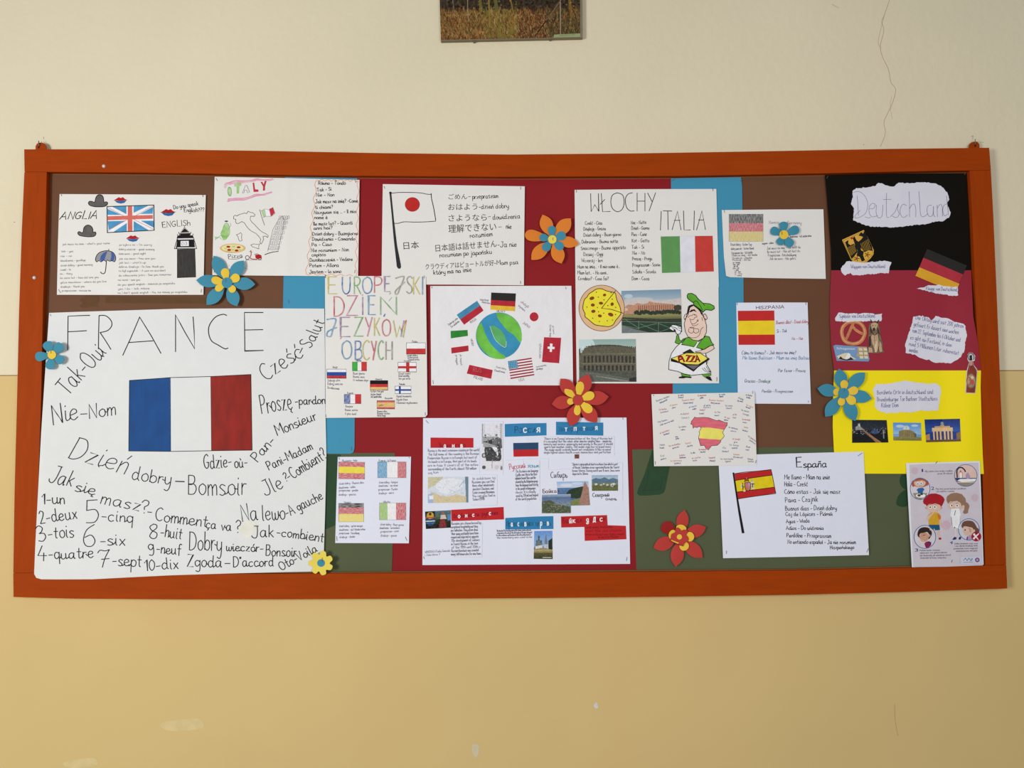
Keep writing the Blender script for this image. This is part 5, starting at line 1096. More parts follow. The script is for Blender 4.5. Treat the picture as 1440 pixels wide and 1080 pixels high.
a.poly("150,455 140,450 130,470 85,440 95,420 125,398 165,405 185,415 215,420 218,460 200,500 165,500", 'white', .8, K); a.line("105,420 150,430 175,450",K,.9); a.line("120,435 150,452",K,.7); a.line("180,430 212,440",K,.7); a.line("185,455 210,465",K,.6)
a.poly("215,925 225,955 250,965 320,962 300,945 250,935", gr, .6, K, False); a.poly("440,935 460,960 500,962 540,945 535,928", gr, .6, K, False)
a.fill("190,965 230,955 330,965 320,978 270,972 240,980 190,978", K); a.fill("465,968 530,960 552,1008 520,1000 490,980", K)
for s_ in ["445,870 470,900 510,915 540,915","465,865 490,895 530,912","485,850 510,890 540,915","480,710 500,790 490,830"]: a.line(s_,K,.5)
a.done()
wl.view(*B8); wl.staples([(1362,885,1361,925)])

# ---------------- small German flag sheet ----------------
de = Poster('german_flag_sheet', 'small white sheet with pencil-hatched German flag under a blue paper flower', 'poster',
    "1015,295.4 1090,294.6 1157.9,294.3 1159.5,340 1161.3,392.2 1090,391.3 1026.8,389.8 1021,388 1018,361 1016.5,330", 27.4, paper_white, warp=0.6, lin_=lambda x,y: 5*max(0,(1032-x)/20)*max(0,(y-362)/30))
de.view(1000,240,6.353)
a = hflag(de,160,388,465,632,[(M('black_hatch',(58,58,60),.85,scale=80,stretch=(6,1,1),paper=PW),1),(pr('pcr',1),.95),(M('gold_hatch',(218,195,100),.85,scale=80,stretch=(6,1,1),paper=PW),1.1)],oc='faint',w=.3); a.done()
a = de.art('handwriting'); a.t("Niemcy",515,475,605,472,28,'faint',.6); a.t("Germany",680,478,806,478,28,'faint',.6)
for s_,x0,y0,x1,y1,h in [("Dzień dobry - Guten Tag",175,670,362,668,22),("dobry wieczór - Guten Abend",178,708,382,702,22),("Nazywam się - Ich heiße",182,745,370,740,22),("Mam na imię - Ich heiße",188,765,412,760,18),("Dziękuje - Danke",190,790,366,785,18),("Proszę - Bitte",192,808,352,804,18),("żegnam - adieu",455,660,558,652,20),("dowidzenia - Auf wiedersehen",705,598,895,590,20),("Jak masz na imię - Wie heißt du",498,705,800,692,22),("Ile masz lat - Wie alt bist du",502,736,795,726,22),("Przepraszam - Entschuldigung",508,766,760,762,22),("Jak się masz - Wie geht's",522,796,756,794,20)]: a.t(s_,x0,y0,x1,y1,h,'soft',.5)
for i,s_ in enumerate(["rot - czerwony","blau - nieb","gelb - żółt","grün - ziel","eins - jeden","zwei - dwa","drei - trzy","vier - cztery"]): a.t(s_,194+i%3*3,828+i*16.5,[258,252,240,250,245,265,275,270][i],826+i*16.5,14,'soft',.45)
a.done(); de.staples([(117,352,120,374)])

# ---------------- Hiszpania sheet ----------------
hi = Poster('spain_word_sheet', 'tall white sheet headed HISZPANIA with flat Spanish flag and coloured phrases', 'poster',
    "1035.3,425.7 1085,425.3 1135.7,425.4 1138,500 1140.5,568 1090,567.8 1037.8,567.5 1036.5,500", 27.2, paper_cool_lit, warp=0.6)
hi.view(1020,410,6.35)
fr_ = M('spain_red_paper',(196,44,44),.65); fy = M('spain_yellow_paper',(238,208,40),.65)
hi.flat('flag_paper',"112,172 437,169 443,475 118,476",fr_,.15); hi.flat('flag_paper',"113,262 439,259 441,384 116,386",fy,.5)
a = hi.art('handwriting'); C['hwine']=(110,30,50)
a.t("HISZPANIA",275,158,525,150,28,'hwine',.9)
for s_,x0,y0,x1,y1,h,c in [("Buenos días! - Dzień dobry",452,290,740,280,30,'redink'),("Si - Tak",458,368,548,362,28,'navy'),("No - Nie",592,432,692,430,24,'redink'),("Cómo te llamas? - Jak masz na imię?",145,562,630,558,30,'navy'),("Me llamo Balisian - Mam na imię Balisia",152,606,755,606,30,'blueink2'),("Por favor - Proszę",470,718,714,718,28,'dgreen'),("Gracias - Dziękuję",170,812,400,812,30,'dgreen'),("Perdón - Przepraszam",325,902,602,902,26,'soft')]: a.t(s_,x0,y0,x1,y1,h,c,.65,slant=.15)
a.done(); hi.staples([(104,98,106,120),(719,98,720,118),(740,975,744,990)])

# ---------------- map of Spain sheet ----------------
sp = Poster('spain_map_sheet', 'white sheet with red and yellow map of Spain amid many tiny coloured words', 'poster',
    "916,554.4 980,553 1060.8,551.8 1062.5,600 1064.2,654 1000,655 919.8,655.6 918,600", 33.0, paper_white, warp=0.6)
sp.view(900,540,8)
a = sp.art('spain_map_drawing'); prd = M('spain_pencil_red',(222,110,125),.85,amt=.14,scale=40,stretch=(1,1,4)); pyl = M('spain_pencil_yellow',(236,226,110),.85,amt=.08,scale=40)
top = "615,372 640,380 720,374 775,380 840,405 870,412 885,405 950,430 983,435 980,465 962,490 945,515"; 
a.fill("615,372 640,380 720,374 775,380 840,405 870,412 885,405 950,430 983,435 980,465 962,490 945,515 860,502 780,490 690,490 665,478 640,490 610,482 600,500 592,460 572,450 578,420 595,400", prd)
a.fill("690,490 780,490 860,502 945,515 930,545 948,585 930,610 912,628 800,620 665,610 660,590 672,560 665,540 680,510", pyl)
a.fill("665,610 800,620 912,628 905,655 870,690 805,695 768,742 740,722 725,690 680,695 672,660 658,610", prd)
a.line("615,372 640,380 720,374 775,380 840,405 870,412 885,405 950,430 983,435 980,465 962,490 945,515 930,545 948,585 930,610 912,628 905,655 870,690 805,695 768,742 740,722 725,690 680,695 672,660 658,610 660,590 672,560 665,540 680,510 690,490 665,478 640,490 610,482 600,500 592,460 572,450 578,420 595,400 615,372", 'charcoal', .6, False); a.done()
a = sp.art('handwriting'); a.t("España",730,565,850,562,38,K,1.0); a.t("(Hiszpania)",755,598,868,594,22,'soft',.7)
words = [("Buenas tardes",185,200,330,145,"(dobry wieczór)",225,220,308,182,'greenink'),("la cama",430,135,490,130,"(łóżko)",432,160,488,156,'grey'),("la manzana",652,138,745,132,"jabłko",675,165,715,160,'coral'),("la nube",890,128,958,124,"(chmura)",895,150,935,146,'blueink2'),("Buenos días!",475,192,612,180,"(Dzień dobry)",490,225,595,215,'orangeink'),("Buenas tardes!",778,188,938,196,"dobry wieczór",795,218,900,226,'orangeink'),
 ("el perro",338,248,420,236,"pies",362,275,400,268,'orangeink'),("el mono",552,272,635,250,"małpa",592,292,635,280,'blueink2'),("el gato",718,248,792,246,"(kot)",715,270,790,272,'blueink'),("la casa",962,250,1040,252,"(dom)",968,280,1030,280,'blueink'),("la leche",215,296,298,288,"(mleko)",230,328,318,312,'coral'),("Hola!",672,302,732,298,"(cześć)",668,340,718,338,'redink'),("Adiós!",455,348,548,340,"(pa)",468,388,552,384,'grey'),("la flor",842,325,905,325,"kwiat",840,360,890,360,'faint'),
 ("Me llamo...",205,438,315,405,"(Jak masz na imię)",228,470,380,415,'blueink'),("el autobús",225,562,332,525,"(autobus)",268,578,330,560,'coral'),("la mano",438,492,518,485,"ręka",460,522,508,518,'greenink'),("el sol",948,378,1008,395,"słońce",945,410,990,415,'coral'),("el té",1045,352,1085,350,"(tu)",1045,385,1078,385,'redink'),("la mesa",1140,298,1225,320,"(stół)",1155,340,1220,362,'greenink'),("la naranja",1150,405,1240,412,"owoc",1155,435,1200,442,'coral'),("la ventana",998,492,1098,515,"okno",1018,532,1080,540,'blueink'),("leche",1170,492,1215,500,"(mleko)",1150,525,1208,540,'orangeink'),
 ("Hola",222,695,280,690,"(cześć)",222,725,270,725,'soft'),("la estrella",328,705,452,680,"gwiazda",365,728,440,712,'redink'),("Italia",512,678,575,665,"Włochy",530,712,590,695,'orangeink'),("uno",398,600,425,600,"jeden",402,622,438,618,'blueink'),("el juego",1042,625,1125,628,"gra",1055,660,1095,662,'coral'),("la luna",1005,690,1110,700,"księżyc",1035,728,1098,722,'blueink'),("fin",930,725,965,728,"(koniec)",925,765,995,765,'grey'),("la mosca",662,745,745,742,"(mucha)",680,772,735,770,'redink'),("la silla",572,785,620,780,"",0,0,1,1,'greenink'),
 ("Sol",228,820,275,812,"słońce",232,858,295,840,'greenink'),("Adiós",440,815,505,805,"dowidzenia",445,836,515,832,'redink'),("el coche",585,845,680,830,"auto",595,868,640,865,'coral'),("Madrid",775,840,845,835,"(Madryt)",785,872,845,870,'redink'),("la montaña",905,850,1050,852,"(góra)",960,878,1020,876,'greenink'),("Gracias",1050,800,1120,802,"(Dziękuję)",1050,830,1155,832,'orangeink'),("la manzana",345,872,470,868,"(jabłko)",385,900,455,898,'orangeink'),("Hotel",1210,850,1270,858,"(hotel)",1215,878,1280,880,'soft'),("el árbol",1105,160,1160,185,"(drzewo)",1095,195,1155,205,'soft'),("la flecha",1190,130,1260,140,"strzałka",1195,155,1240,165,'blueink'),("la vaca",1195,240,1270,270,"(krowa)",1190,265,1240,280,'orangeink'),("la pelota",1215,590,1300,650,"piłka",1230,635,1295,680,'redink'),("Pizza",1195,715,1240,718,"(sos)",1190,745,1225,748,'blueink')]
for w1,x0,y0,x1,y1,w2,u0,v0,u1,v1,c in words:
    a.t(w1,x0,y0,x1,y1,19,c,.45)
    if w2: a.t(w2,u0,v0,u1,v1,17,'blueink',.45)
a.done(); sp.staples([(150,120,155,136),(1272,75,1268,108),(172,870,173,908),(1308,855,1300,890)])

# ---------------- España sheet ----------------
es = Poster('espana_poster', 'white poster headed España with Spanish flag on a black pole', 'poster',
    "1010,640.5 1100,638 1214.3,635 1218,710 1222,780.6 1120,783 1016.8,785 1013.5,710", 31.3, paper_cool_lit, warp=0.6, lin_=None)
es.view(1000,630,6.261); a = es.art('heading'); a.t("E",748,170,800,168,86,'black',1.2,jit=.2); a.t("spaña",812,172,1018,168,62,'black',1.2,jit=.6); a.done()
a = es.art('handwriting')
for s_,x0,y0,x1,y1,h in [("Me llamo - Mam na imie",645,275,1045,275,42),("Hola - Cześć",645,338,850,334,42),("Cómo estas - Jak się masz",645,402,1135,402,38),("Pava - Czajnik",652,480,940,470,46),("Buenos dias - Dzień dobry",652,550,1105,545,38),("Caj de Lápices - Piórnik",655,598,1070,595,34),("Agua - Woda",660,662,866,655,34),("Adios - Do widzenia",660,720,990,720,34),("Perdólne - Przepraszam",665,785,1056,790,36),("No entiendo español - Ja nie rozumiem",672,842,1272,846,34),("Hiszpańskiego",1048,890,1258,888,30)]: a.t(s_,x0,y0,x1,y1,h,K,.95)
a.done()
a = es.view(1020,650,14.4).art('flag_drawing'); rd = M('spain_marker_red',(190,40,42),.75,amt=.08,scale=60); yl = M('spain_marker_yellow',(226,204,30),.75,amt=.07,scale=60)
a.fill("185,235 925,150 1020,625 260,740", rd); a.fill("200,375 955,265 1000,505 235,605", yl)
for s_ in ["190,232 400,200 650,180 925,148","925,148 950,260 990,470 1022,628","262,742 600,690 1020,635","205,370 480,325 950,262","238,603 500,570 995,505"]: a.line(s_,K,.9)
a.fill("148,230 182,230 250,680 308,1010 388,1435 335,1440 262,1010", K); a.ell(165,225,20,18,K)
a.ell(332,480,26,40,'cream'); a.ell(548,440,32,90,'cream'); a.line("350,420 355,560",'dbrown',.9); a.line("555,430 550,550",'dbrown',1.2); a.line("330,480 380,500 355,530",'dbrown',.7); a.line("520,440 590,440",'dbrown',1.0); a.ell(562,530,34,20,'cream'); a.ell(385,580,25,18,'cream')
a.poly("392,415 500,405 520,480 505,555 460,585 415,560 398,500", M('arms_pink',(190,120,125),.8,amt=.2,scale=120), .8, 'dbrown'); a.fill("455,415 500,415 505,470 460,475",'lilac'); a.fill("420,520 460,515 458,575 430,560",'orange'); a.poly("385,400 395,350 430,325 465,345 475,390 430,378", M('arms_crown',(150,80,60),.8), .5, 'dbrown'); a.line("430,312 432,335",'gold',.8); a.ell(540,370,14,20,None,oc='khaki',w=.5); a.done()
es.view(1000,630,6.261); es.staples([(1292,70,1330,44),(136,905,134,932),(1370,918,1386,885)])
# ---------------- Deutschland poster: three coloured cards glued into one ----------------
Ledge = [(1160,243),(1163,280),(1166,320),(1168.5,350),(1169,380),(1167,420),(1167,450),(1169,490),(1173,521),(1171.5,560),(1171,600),(1172.5,630),(1175,666)]
Redge_ = [(1360.5,241.5),(1361,262),(1364.5,300),(1366.5,335),(1369.5,380),(1370,420),(1371,445),(1375,480),(1379.5,521),(1379,545),(1380.5,600),(1382,640),(1383.6,666.5)]
Redge = [(x, y) for x, y in Redge_]
for i, (x, y) in enumerate(Redge):
    if y < 446: Redge[i] = (fit([(x, y)], 29.5)[0][0]-.3, y)
Ledge[0] = (1160, 244.6); Redge[0] = (Redge[0][0], 243.4)
def dl(x, y):      # the cards bulge towards the room on the right where they lie over the frame
    return 13.4*max(0, min(1, (x-1325)/38.0)) * max(0, min(1, (y-385)/45.0)) + 1.6*math.sin(y/38.0)*max(0, min(1, (1240-x)/70.0))
ge = Poster('deutschland_poster', 'tall poster at right of black, crimson and yellow cards with torn Deutschland note', 'poster', Ledge+Redge[::-1], 29.0, sheets=False, warp=0.3, lin_=dl)
seg = lambda a, y0, y1: [p for p in a if y0 <= p[1] <= y1]
slab('black_card', fit(densify(seg(Ledge,0,381)+seg(Redge,0,381)[::-1], 20), 29.0), lambda x,y: ge.d(x,y)+.45, .3, M('black_card',(20,17,13),.7,amt=.1,scale=3,spec=.06), ge.root, step=9)
slab('crimson_card', [(1169,379)]+seg(Ledge,380,521)+seg(Redge,380,521)[::-1]+[(Redge[4][0],379)], lambda x,y: ge.d(x,y)+.1, .3, M('crimson_card',(154,44,60),.62,amt=.04,scale=4), ge.root, step=9)
slab('yellow_card', seg(Ledge,521,700)+seg(Redge,521,700)[::-1], lambda x,y: ge.d(x,y)+.45, .3, M('yellow_card',(248,228,22),.6,amt=.03,scale=4), ge.root, step=9)
def torn(v, pts, lift=1.3, label=None, jag=5):
    """torn note with ragged edge"""
    ge.view(*v); p = densify(S(pts), jag*2.4); rr = random.Random(len(p)); q = [(x+rr.uniform(-jag,jag)*.55, y+rr.uniform(-jag,jag)*.8) for x, y in p]
    qp = [ge.px(x, y) for x, y in q]
    o = slab('torn_note', qp, lambda x,y: ge.d(x,y)+lift, .3, paper_note, ge.root, step=4)
    if label: o['label'] = label
C5=(1150,230,5.333); C6=(1150,420,4.696)
torn(C5,"262,205 290,185 370,178 435,165 455,142 500,158 545,172 575,170 605,145 680,148 760,142 830,142 885,148 940,180 975,225 985,270 968,300 985,340 998,365 985,405 940,432 880,435 800,455 720,462 630,475 560,478 480,476 400,472 350,460 300,440 265,425 268,380 272,340 250,300 262,250",label='torn note reading Deutschland',jag=4)
torn(C5,"172,788 195,760 218,732 300,735 360,740 440,735 500,728 555,738 540,775 532,822 480,820 430,828 370,830 310,840 262,836 245,820 205,838 180,820",jag=4)
torn(C5,"738,935 790,930 830,915 880,912 905,908 945,920 1000,925 1050,922 1052,990 990,992 960,982 900,975 850,965 800,950",lift=2.7,jag=4)
torn(C6,"116,130 135,92 180,98 215,95 250,98 310,96 345,94 380,102 425,98 420,150 370,148 300,152 230,150 200,155 150,150 118,148",jag=4)
torn(C6,"630,122 670,112 720,118 755,145 780,115 850,130 905,150 950,160 975,180 985,240 972,290 970,340 945,385 905,415 870,430 830,422 780,425 735,405 690,395 640,370 580,360 578,300 600,230 620,170",jag=5)
torn(C6,"365,600 385,565 450,562 520,552 580,542 640,552 720,560 790,560 815,600 808,660 795,735 740,740 680,738 620,750 560,748 500,755 450,758 400,740 375,715 380,670",jag=4)
a = ge.view(*C5).art('handwriting',1.6); C['bpen']=(128,122,146)
for s_ in ["270,215 310,210 350,240 375,300 360,370 320,400 290,408 278,405 285,385 320,350","295,240 300,300 305,390","355,400 380,408 395,402","388,340 420,335 430,305 405,300 385,330 388,375 410,400 450,390","440,310 438,370 452,405 478,400 486,360 488,310","516,220 514,330 518,400 535,402","490,270 550,268","545,398 580,360 605,300 598,340 610,380 590,405 560,395","665,315 640,305 618,340 622,385 645,405 672,385","685,210 688,300 688,400","688,340 705,310 725,305 735,340 735,400","758,208 765,300 772,385 795,398 825,375","855,310 825,320 820,360 835,395 862,385 868,320 868,380 880,400","895,310 897,400","897,335 915,308 932,320 935,395","975,300 945,315 938,355 950,392 972,380","965,242 972,300 980,385"]: a.line(s_,'bpen',.5)
a.t("Wappen von Deutschland",248,785,505,782,26,'blueink',.5); ge_l = a
a.done()
a = ge.art('handwriting',3.2); a.t("Flagge von Deutschland",812,948,1045,958,26,'blueink',.5); a.done()
a = ge.view(*C6).art('handwriting',1.75); a.t("Symbole von Deutschland",142,128,378,124,26,'blueink',.5)
for s_,x0,y0,x1,y1 in [("Der Oktag wird seit 200 jahren",645,135,960,195),("gefeiert. Er dauert eine wochen",632,180,928,235),("vom 22. September bis 6 Oktober und",622,222,940,285),("es gibt ein Festival, in dem",610,268,882,318),("rund 5 Millionen Liter zubereitet",602,308,928,372),("werden.",602,348,660,360),("Berühmte Orte in deutschland sind",392,632,762,628),("Brandenburger Tor Berliner Stadtschloss",392,678,790,672),("Kölner Dom",420,718,532,716)]: a.t(s_,x0,y0,x1,y1,28,'blueink',.55)
a.done()
# coat of arms
ge.view(*C5); shield = ge.flat('shield_cutout',"182,572 345,498 385,575 420,650 418,680 395,712 358,745 320,742 270,735 250,720 215,645",M('shield_gold',(222,172,72),.6),1.3)
a = ge.art('eagle_print',1.75); BK='black'
a.line("192,578 344,508 378,580 412,652 410,680 385,710 356,735",BK,.35,False); a.line("192,578 222,648 258,722",BK,.35,False)
a.fill("262,560 275,545 290,575 310,590 318,620 325,650 345,660 340,690 355,725 330,735 315,700 290,690 300,655 282,625 275,595",BK)
a.fill("205,590 230,572 228,600 245,612 272,600 300,660 270,700 255,715 225,645",BK); a.fill("305,540 325,515 340,525 350,505 405,620 412,655 380,650 350,665 320,630 300,590 325,570 340,550 325,545",BK)
for k in range(6): a.line([(225+k*9,628-k*4),(252+k*7,690-k*6)],'gold',.45,False); a.line([(322+k*10,600-k*6),(342+k*11,655-k*2)],'gold',.45,False)
a.ell(255,560,10,7,'red',rot=-30); a.ell(278,712,16,14,'gold'); a.ell(375,680,18,16,'gold')
for x,y in ((292,712),(372,684)):
    for k in range(5): t=k*1.25; a.line([(x,y),(x+20*math.cos(t),y+20*math.sin(t))],'brown',1.0,False)
a.done().parent = shield
# flag card
ge.flat('flag_card',"820,640 1118,765 1090,832 792,706",'charcoal',1.4); ge.flat('flag_card',"792,706 1090,832 1055,905 762,778",M('flag_crimson',(178,52,66),.65),1.75); ge.flat('flag_card',"762,778 1062,902 1050,928 1045,945 880,905 732,842",M('flag_gold',(222,165,48),.65),2.1)
# pretzel, chocolate, dog, bottle
ge.view(*C6); a = ge.art('pretzel_cutout',1.2); pz = M('pretzel',(196,128,86),.6,amt=.25,scale=90); ps=[(235,152),(200,158),(168,185),(158,225),(172,270),(200,292),(240,298),(280,285),(305,250),(310,210),(290,172),(262,155),(235,152)]
a.line(ps,pz,5.0); a.line("235,160 222,190 200,240 180,282",pz,4.0); a.line("225,178 250,205 280,225 302,232",pz,4.0); a.line([(x-2,y-2) for x,y in ps],M('pretzel_light',(232,180,130),.6),.9); a.done()
choc = ge.flat('chocolate_cutout',"102,312 118,305 250,315 325,318 342,402 335,415 240,412 125,410",M('chocolate_wrapper',(120,155,195),.5,amt=.05),1.2)
a = ge.art('chocolate_print',1.65); a.fill("262,318 325,320 336,400 255,380 265,350",'tan'); 
for i in range(2):
    for j in range(3): x=268+i*31+j*3; y=324+j*26; a.poly([(x,y),(x+26,y+2),(x+29,y+22),(x+3,y+20)],'cream',.4,'khaki',False)
a.b("Schogetten",124,334,244,338,15,'white'); a.fill("125,380 160,365 185,358 205,360 222,380 255,400 180,405 140,400",'cream'); a.fill("138,398 150,380 165,395 190,402 215,385 240,402 190,408",'dbrown'); a.fill("180,392 200,358 215,365 212,392 195,400",'white'); a.done().parent = choc
a = ge.art('dog_cutout',1.5); dt=M('dog_tan',(196,165,130),.8,amt=.15,scale=120); dk=M('dog_dark',(62,54,48),.8,amt=.3,scale=120); dm=M('dog_grey',(125,105,85),.8,amt=.25,scale=120)
a.fill("345,130 352,155 338,175 335,220 335,290 332,330 335,358 380,360 440,355 430,335 428,290 415,250 408,205 403,175 405,138 388,158 365,155",dm,False)
a.fill("338,250 350,245 352,310 335,320",dk); a.fill("346,130 362,156 352,165",dk); a.fill("405,136 386,156 398,165",dk); a.fill("352,165 368,158 385,160 398,168 392,185 385,205 370,215 358,205 352,185",dt)
a.fill("362,195 376,190 382,205 372,216 362,208",dk); a.ell(363,178,3,3,BK); a.ell(381,178,3,3,BK); a.fill("350,180 344,205 352,235 360,215",dk); a.fill("392,185 405,210 412,240 395,225",dk)
a.fill("365,235 398,228 402,270 398,335 385,358 372,330 358,290 352,250",dt); a.fill("378,280 392,285 388,352 376,352",M('dog_light',(220,195,165),.8)); a.fill("405,270 420,300 425,350 408,352 400,310",dt); a.fill("335,322 358,325 362,355 335,356",dt); a.line("398,235 405,290 400,340",dk,.7); a.line("360,220 372,240 395,228",dk,1.2); a.line("372,250 380,300",dk,.5); a.done()
ge.view(*C6); bott = ge.flat('bottle_cutout',"990,368 1000,356 1022,358 1040,378 1036,410 1026,412 1030,438 1052,465 1054,480 1042,622 1038,626 978,624 974,618 982,480 992,445 998,420 988,400",M('cutout_white',(215,210,212),.7),1.3)
a = ge.art('bottle_print',2.6); bt=M('bottle_brown',(135,62,45),.45,amt=.15,scale=60); a.fill("1000,415 1024,412 1028,440 1048,470 1050,490 1038,622 980,620 988,480 996,450",bt,False); a.fill("1000,412 1022,412 1022,440 1000,445",M('bottle_glass',(190,150,135),.5)); a.line("1000,405 992,380 1002,362 1020,364 1032,382 1030,402",'charcoal',.9); a.fill("1002,375 1018,372 1020,408 1004,408",'charcoal')
a.ell(1012,543,31,48,'khaki'); a.ell(1012,543,27,43,'tan',oc='brown',w=.5); a.ell(998,545,12,26,None,oc='coral',w=1.2); a.ell(1022,552,11,18,'coral'); a.ell(1020,520,10,8,'cream'); a.line("1004,440 1000,470",'coral',.8); a.done().parent = bott
# three photographs
m_ = Canvas(51,32,2.6,(30,34,42)); m_.grad(0,(34,40,52),14,(52,56,64)); m_.grad(14,(26,28,30),32,(30,32,34)); m_.poly("8,13 9,4 10,7 11,4 12.5,12 14,14 6,14",(200,200,195)); m_.poly("5,10 8,8 14,11 18,14 5,14",(150,150,150)); m_.poly("14,13 17,14 42,32 34,32",(168,120,85))
for k in range(90): x=random.uniform(0,51); y=random.gauss(16,2.5); m_.ell(x,y,.5,.5,random.choice([(190,190,200),(200,160,110),(90,110,170)]),.8)
m_.ell(33,17,6,3,(70,95,150),.7); m_.line(45,14,45,26,1.2,(200,215,230),.6); 
for k in range(8): m_.line(18+k*2,14+k*2.2,19+k*2.6,20+k*1.7,.5,(120,100,80))
m_.noise(6); m_.build(ge,'photograph',"227,800 455,802 466,950 227,952",1.6,'night photo of a cathedral and bridge')
m_ = Canvas(40,25,2.8,(120,165,215)); m_.grad(0,(90,150,215),16,(160,195,225)); m_.ell(10,5,6,2,(225,230,235),.7); m_.ell(31,4,5,1.6,(225,230,235),.7); m_.grad(20,(150,140,90),25,(120,120,70)); m_.ell(19,9,4.5,5,(205,215,215)); m_.poly("8,12 15,10 24,10 30,13 30,21 8,21",(150,135,90)); m_.line(19,3,19,8,.8,(150,160,150)); m_.poly("30,14 33,15 33,20 30,21",(100,105,70))
for x in range(9,30,2): m_.line(x,12,x,20,.7,(90,80,55),.7)
m_.noise(8,8,25); m_.build(ge,'photograph',"497,818 681,820 685,938 500,936",1.6,'photo of a domed cathedral under blue sky')
m_ = Canvas(51,32,2.8,(35,65,140)); m_.grad(0,(30,50,115),18,(50,90,175)); m_.poly("0,22 6,20 6,30 0,30",(190,140,90)); m_.poly("45,20 51,18 51,30 45,30",(150,110,75)); m_.poly("10,12 40,12 40,17 10,17",(225,190,140)); m_.poly("14,10 36,10 36,12 14,12",(205,165,115)); m_.poly("22,8 28,8 28,10 22,10",(190,160,110)); m_.ell(25,6,2,2.4,(150,160,150))
for x in (11,16,21,27,32,37): m_.line(x+1,17,x+1,29,2.4,(225,185,130))
for x in (15,20,25.5,31,35.5): m_.line(x,18,x,28,1.1,(60,60,90))
m_.grad(29,(120,90,70),32,(80,62,55)); m_.noise(6); m_.build(ge,'photograph',"705,798 938,793 945,942 716,948",1.6,'night photo of a columned city gate')
ge.view(1280,180,9); ge.staples([(682,592,700,576)]); ge.view(1150,230,5.333); ge.staples([(66,112,78,92)])

# ---------------- hygiene poster ----------------
hy = Poster('hygiene_poster', 'printed handwashing instruction poster with cartoon children at lower right', 'poster',
    "1274,651.4 1325,650 1378,648.5 1380.6,720 1383.2,794 1335,796 1282.4,797.8 1278,720", 34.4, M('glossy_white_print',(228,230,240),.4,amt=.01,bump=.03,spec=.2), warp=0.3, lin_=lambda x,y: 11.0*(x-1280)/100+2.0*(y-650)/145)
hy.view(1280,648,13.67); a = hy.art('printed_background',.15); a.fill("-15,75 300,60 640,52 1310,35 1360,985 1395,2010 700,2035 60,2045 10,1000",M('lilac_print',(208,200,210),.5,amt=.03)); a.done()
a = hy.art('printed_text',.4); tx=M('print_text_dark',(60,56,76),.6); nb=M('print_navy',(30,50,120),.6)
F1v=(1280,648,13.67); F2v=(1280,720,13.67)
a.b("1",222,215,250,213,60,nb); a.b("2",402,562,462,560,66,nb)
a.b("Myj często ręce wodą z mydłem",285,220,815,208,36,tx); a.b("przez 30 sekund.",528,262,815,256,34,tx); a.b("Myj ręce przed każdym posiłkiem",492,556,1072,548,34,tx); a.b("i po wyjściu z toalety.",498,602,855,598,34,tx)
hy.view(*F2v); a.b("3",90,766,155,762,66,nb); a.b("4",755,608,812,622,62,nb)
for t_,x0,y0,x1,y1 in [("Podczas kaszlu i kichania",182,752,568,746),("zakryj usta i nos zgiętym łokciem",186,800,706,790),("lub chusteczką, jak najszybciej wyrzuć",190,852,785,838),("chusteczkę do kosza i umyj ręce.",194,898,695,890),("Unikaj dotykania oczu, nosa",850,622,1300,618),("i ust, dłonie dotykają wielu",858,668,1298,660),("powierzchni, które mogą być",835,718,1298,710),("zanieczyszczone wirusami.",878,764,1296,756)]: a.b(t_,x0,y0,x1,y1,32,tx)
a.fill("960,862 1370,842 1385,985 960,1000",'printbg')
a.fill("962,865 1370,845 1385,988 965,1002",M('logo_panel',(205,208,222),.5)); a.line("1025,930 1060,888 1092,935 1130,885 1160,938 1180,890 1200,895 1178,935",'blue',.7,False); a.line("1025,968 1200,962",'navy',.4); a.ell(1290,922,44,44,'purple'); a.ell(1290,922,24,24,'lilac'); a.done()
def circ(v, cx, cy, r, nm='round_vignette'):
    hy.view(*v); a = hy.art(nm,.4); return a
a = circ(F1v,0,0,0); a.ell(1068,282,215,208,M('vig_peach',(226,196,188),.5),n=40); a.fill("905,330 1270,330 1262,360 1240,410 900,400 860,330",'navy'); a.fill("900,380 960,350 1270,345 1240,400 1000,408",'white'); a.fill("905,420 1235,420 1170,478 1060,492 960,470",'khaki'); a.line("905,320 898,200 930,140 990,130 1040,170 1062,210",'charcoal',1.8); a.fill("945,230 995,230 1002,330 942,330",'white'); a.line("942,330 940,235 968,200 1000,230 1003,330",'coral',.6,False); a.ell(968,200,12,14,'red'); a.ell(1110,290,45,60,'lilac'); a.fill("1120,240 1270,230 1275,300 1150,290",M('hand_print',(228,195,180),.5)); a.ell(1068,282,217,210,None,oc='blue',w=.7,n=40); a.done()
a = circ(F1v,0,0,0); a.ell(190,538,188,206,M('vig_pale',(214,206,212),.5),n=40); a.fill("50,620 330,620 300,690 200,742 100,720",'khaki'); a.ell(195,430,150,80,M('ginger_hair',(176,88,62),.5)); a.ell(60,440,34,60,M('ginger_hair',(176,88,62),.5)); a.ell(320,430,34,50,M('ginger_hair',(176,88,62),.5)); a.ell(185,425,112,80,'skin'); a.fill("75,400 110,345 190,335 270,345 300,400 230,375 160,385",M('ginger_hair',(176,88,62),.5)); a.ell(148,436,26,28,'white'); a.ell(212,430,26,28,'white'); a.ell(148,442,10,14,BK); a.ell(212,436,10,14,BK); a.line("170,485 190,490 210,482",'brown',.4)
a.fill("120,560 160,525 240,518 275,550 250,580 235,630 150,630 145,585",'blue'); a.ell(200,670,95,40,'white'); a.ell(170,665,32,24,'brown'); a.ell(220,640,30,18,'dgreen'); a.ell(255,668,22,14,'white'); a.ell(190,538,190,207,None,oc='blue',w=.7,n=40); a.done()
hy.view(*F1v); a = hy.art('boy_print',.45); hr=M('red_hair',(170,30,40),.5)
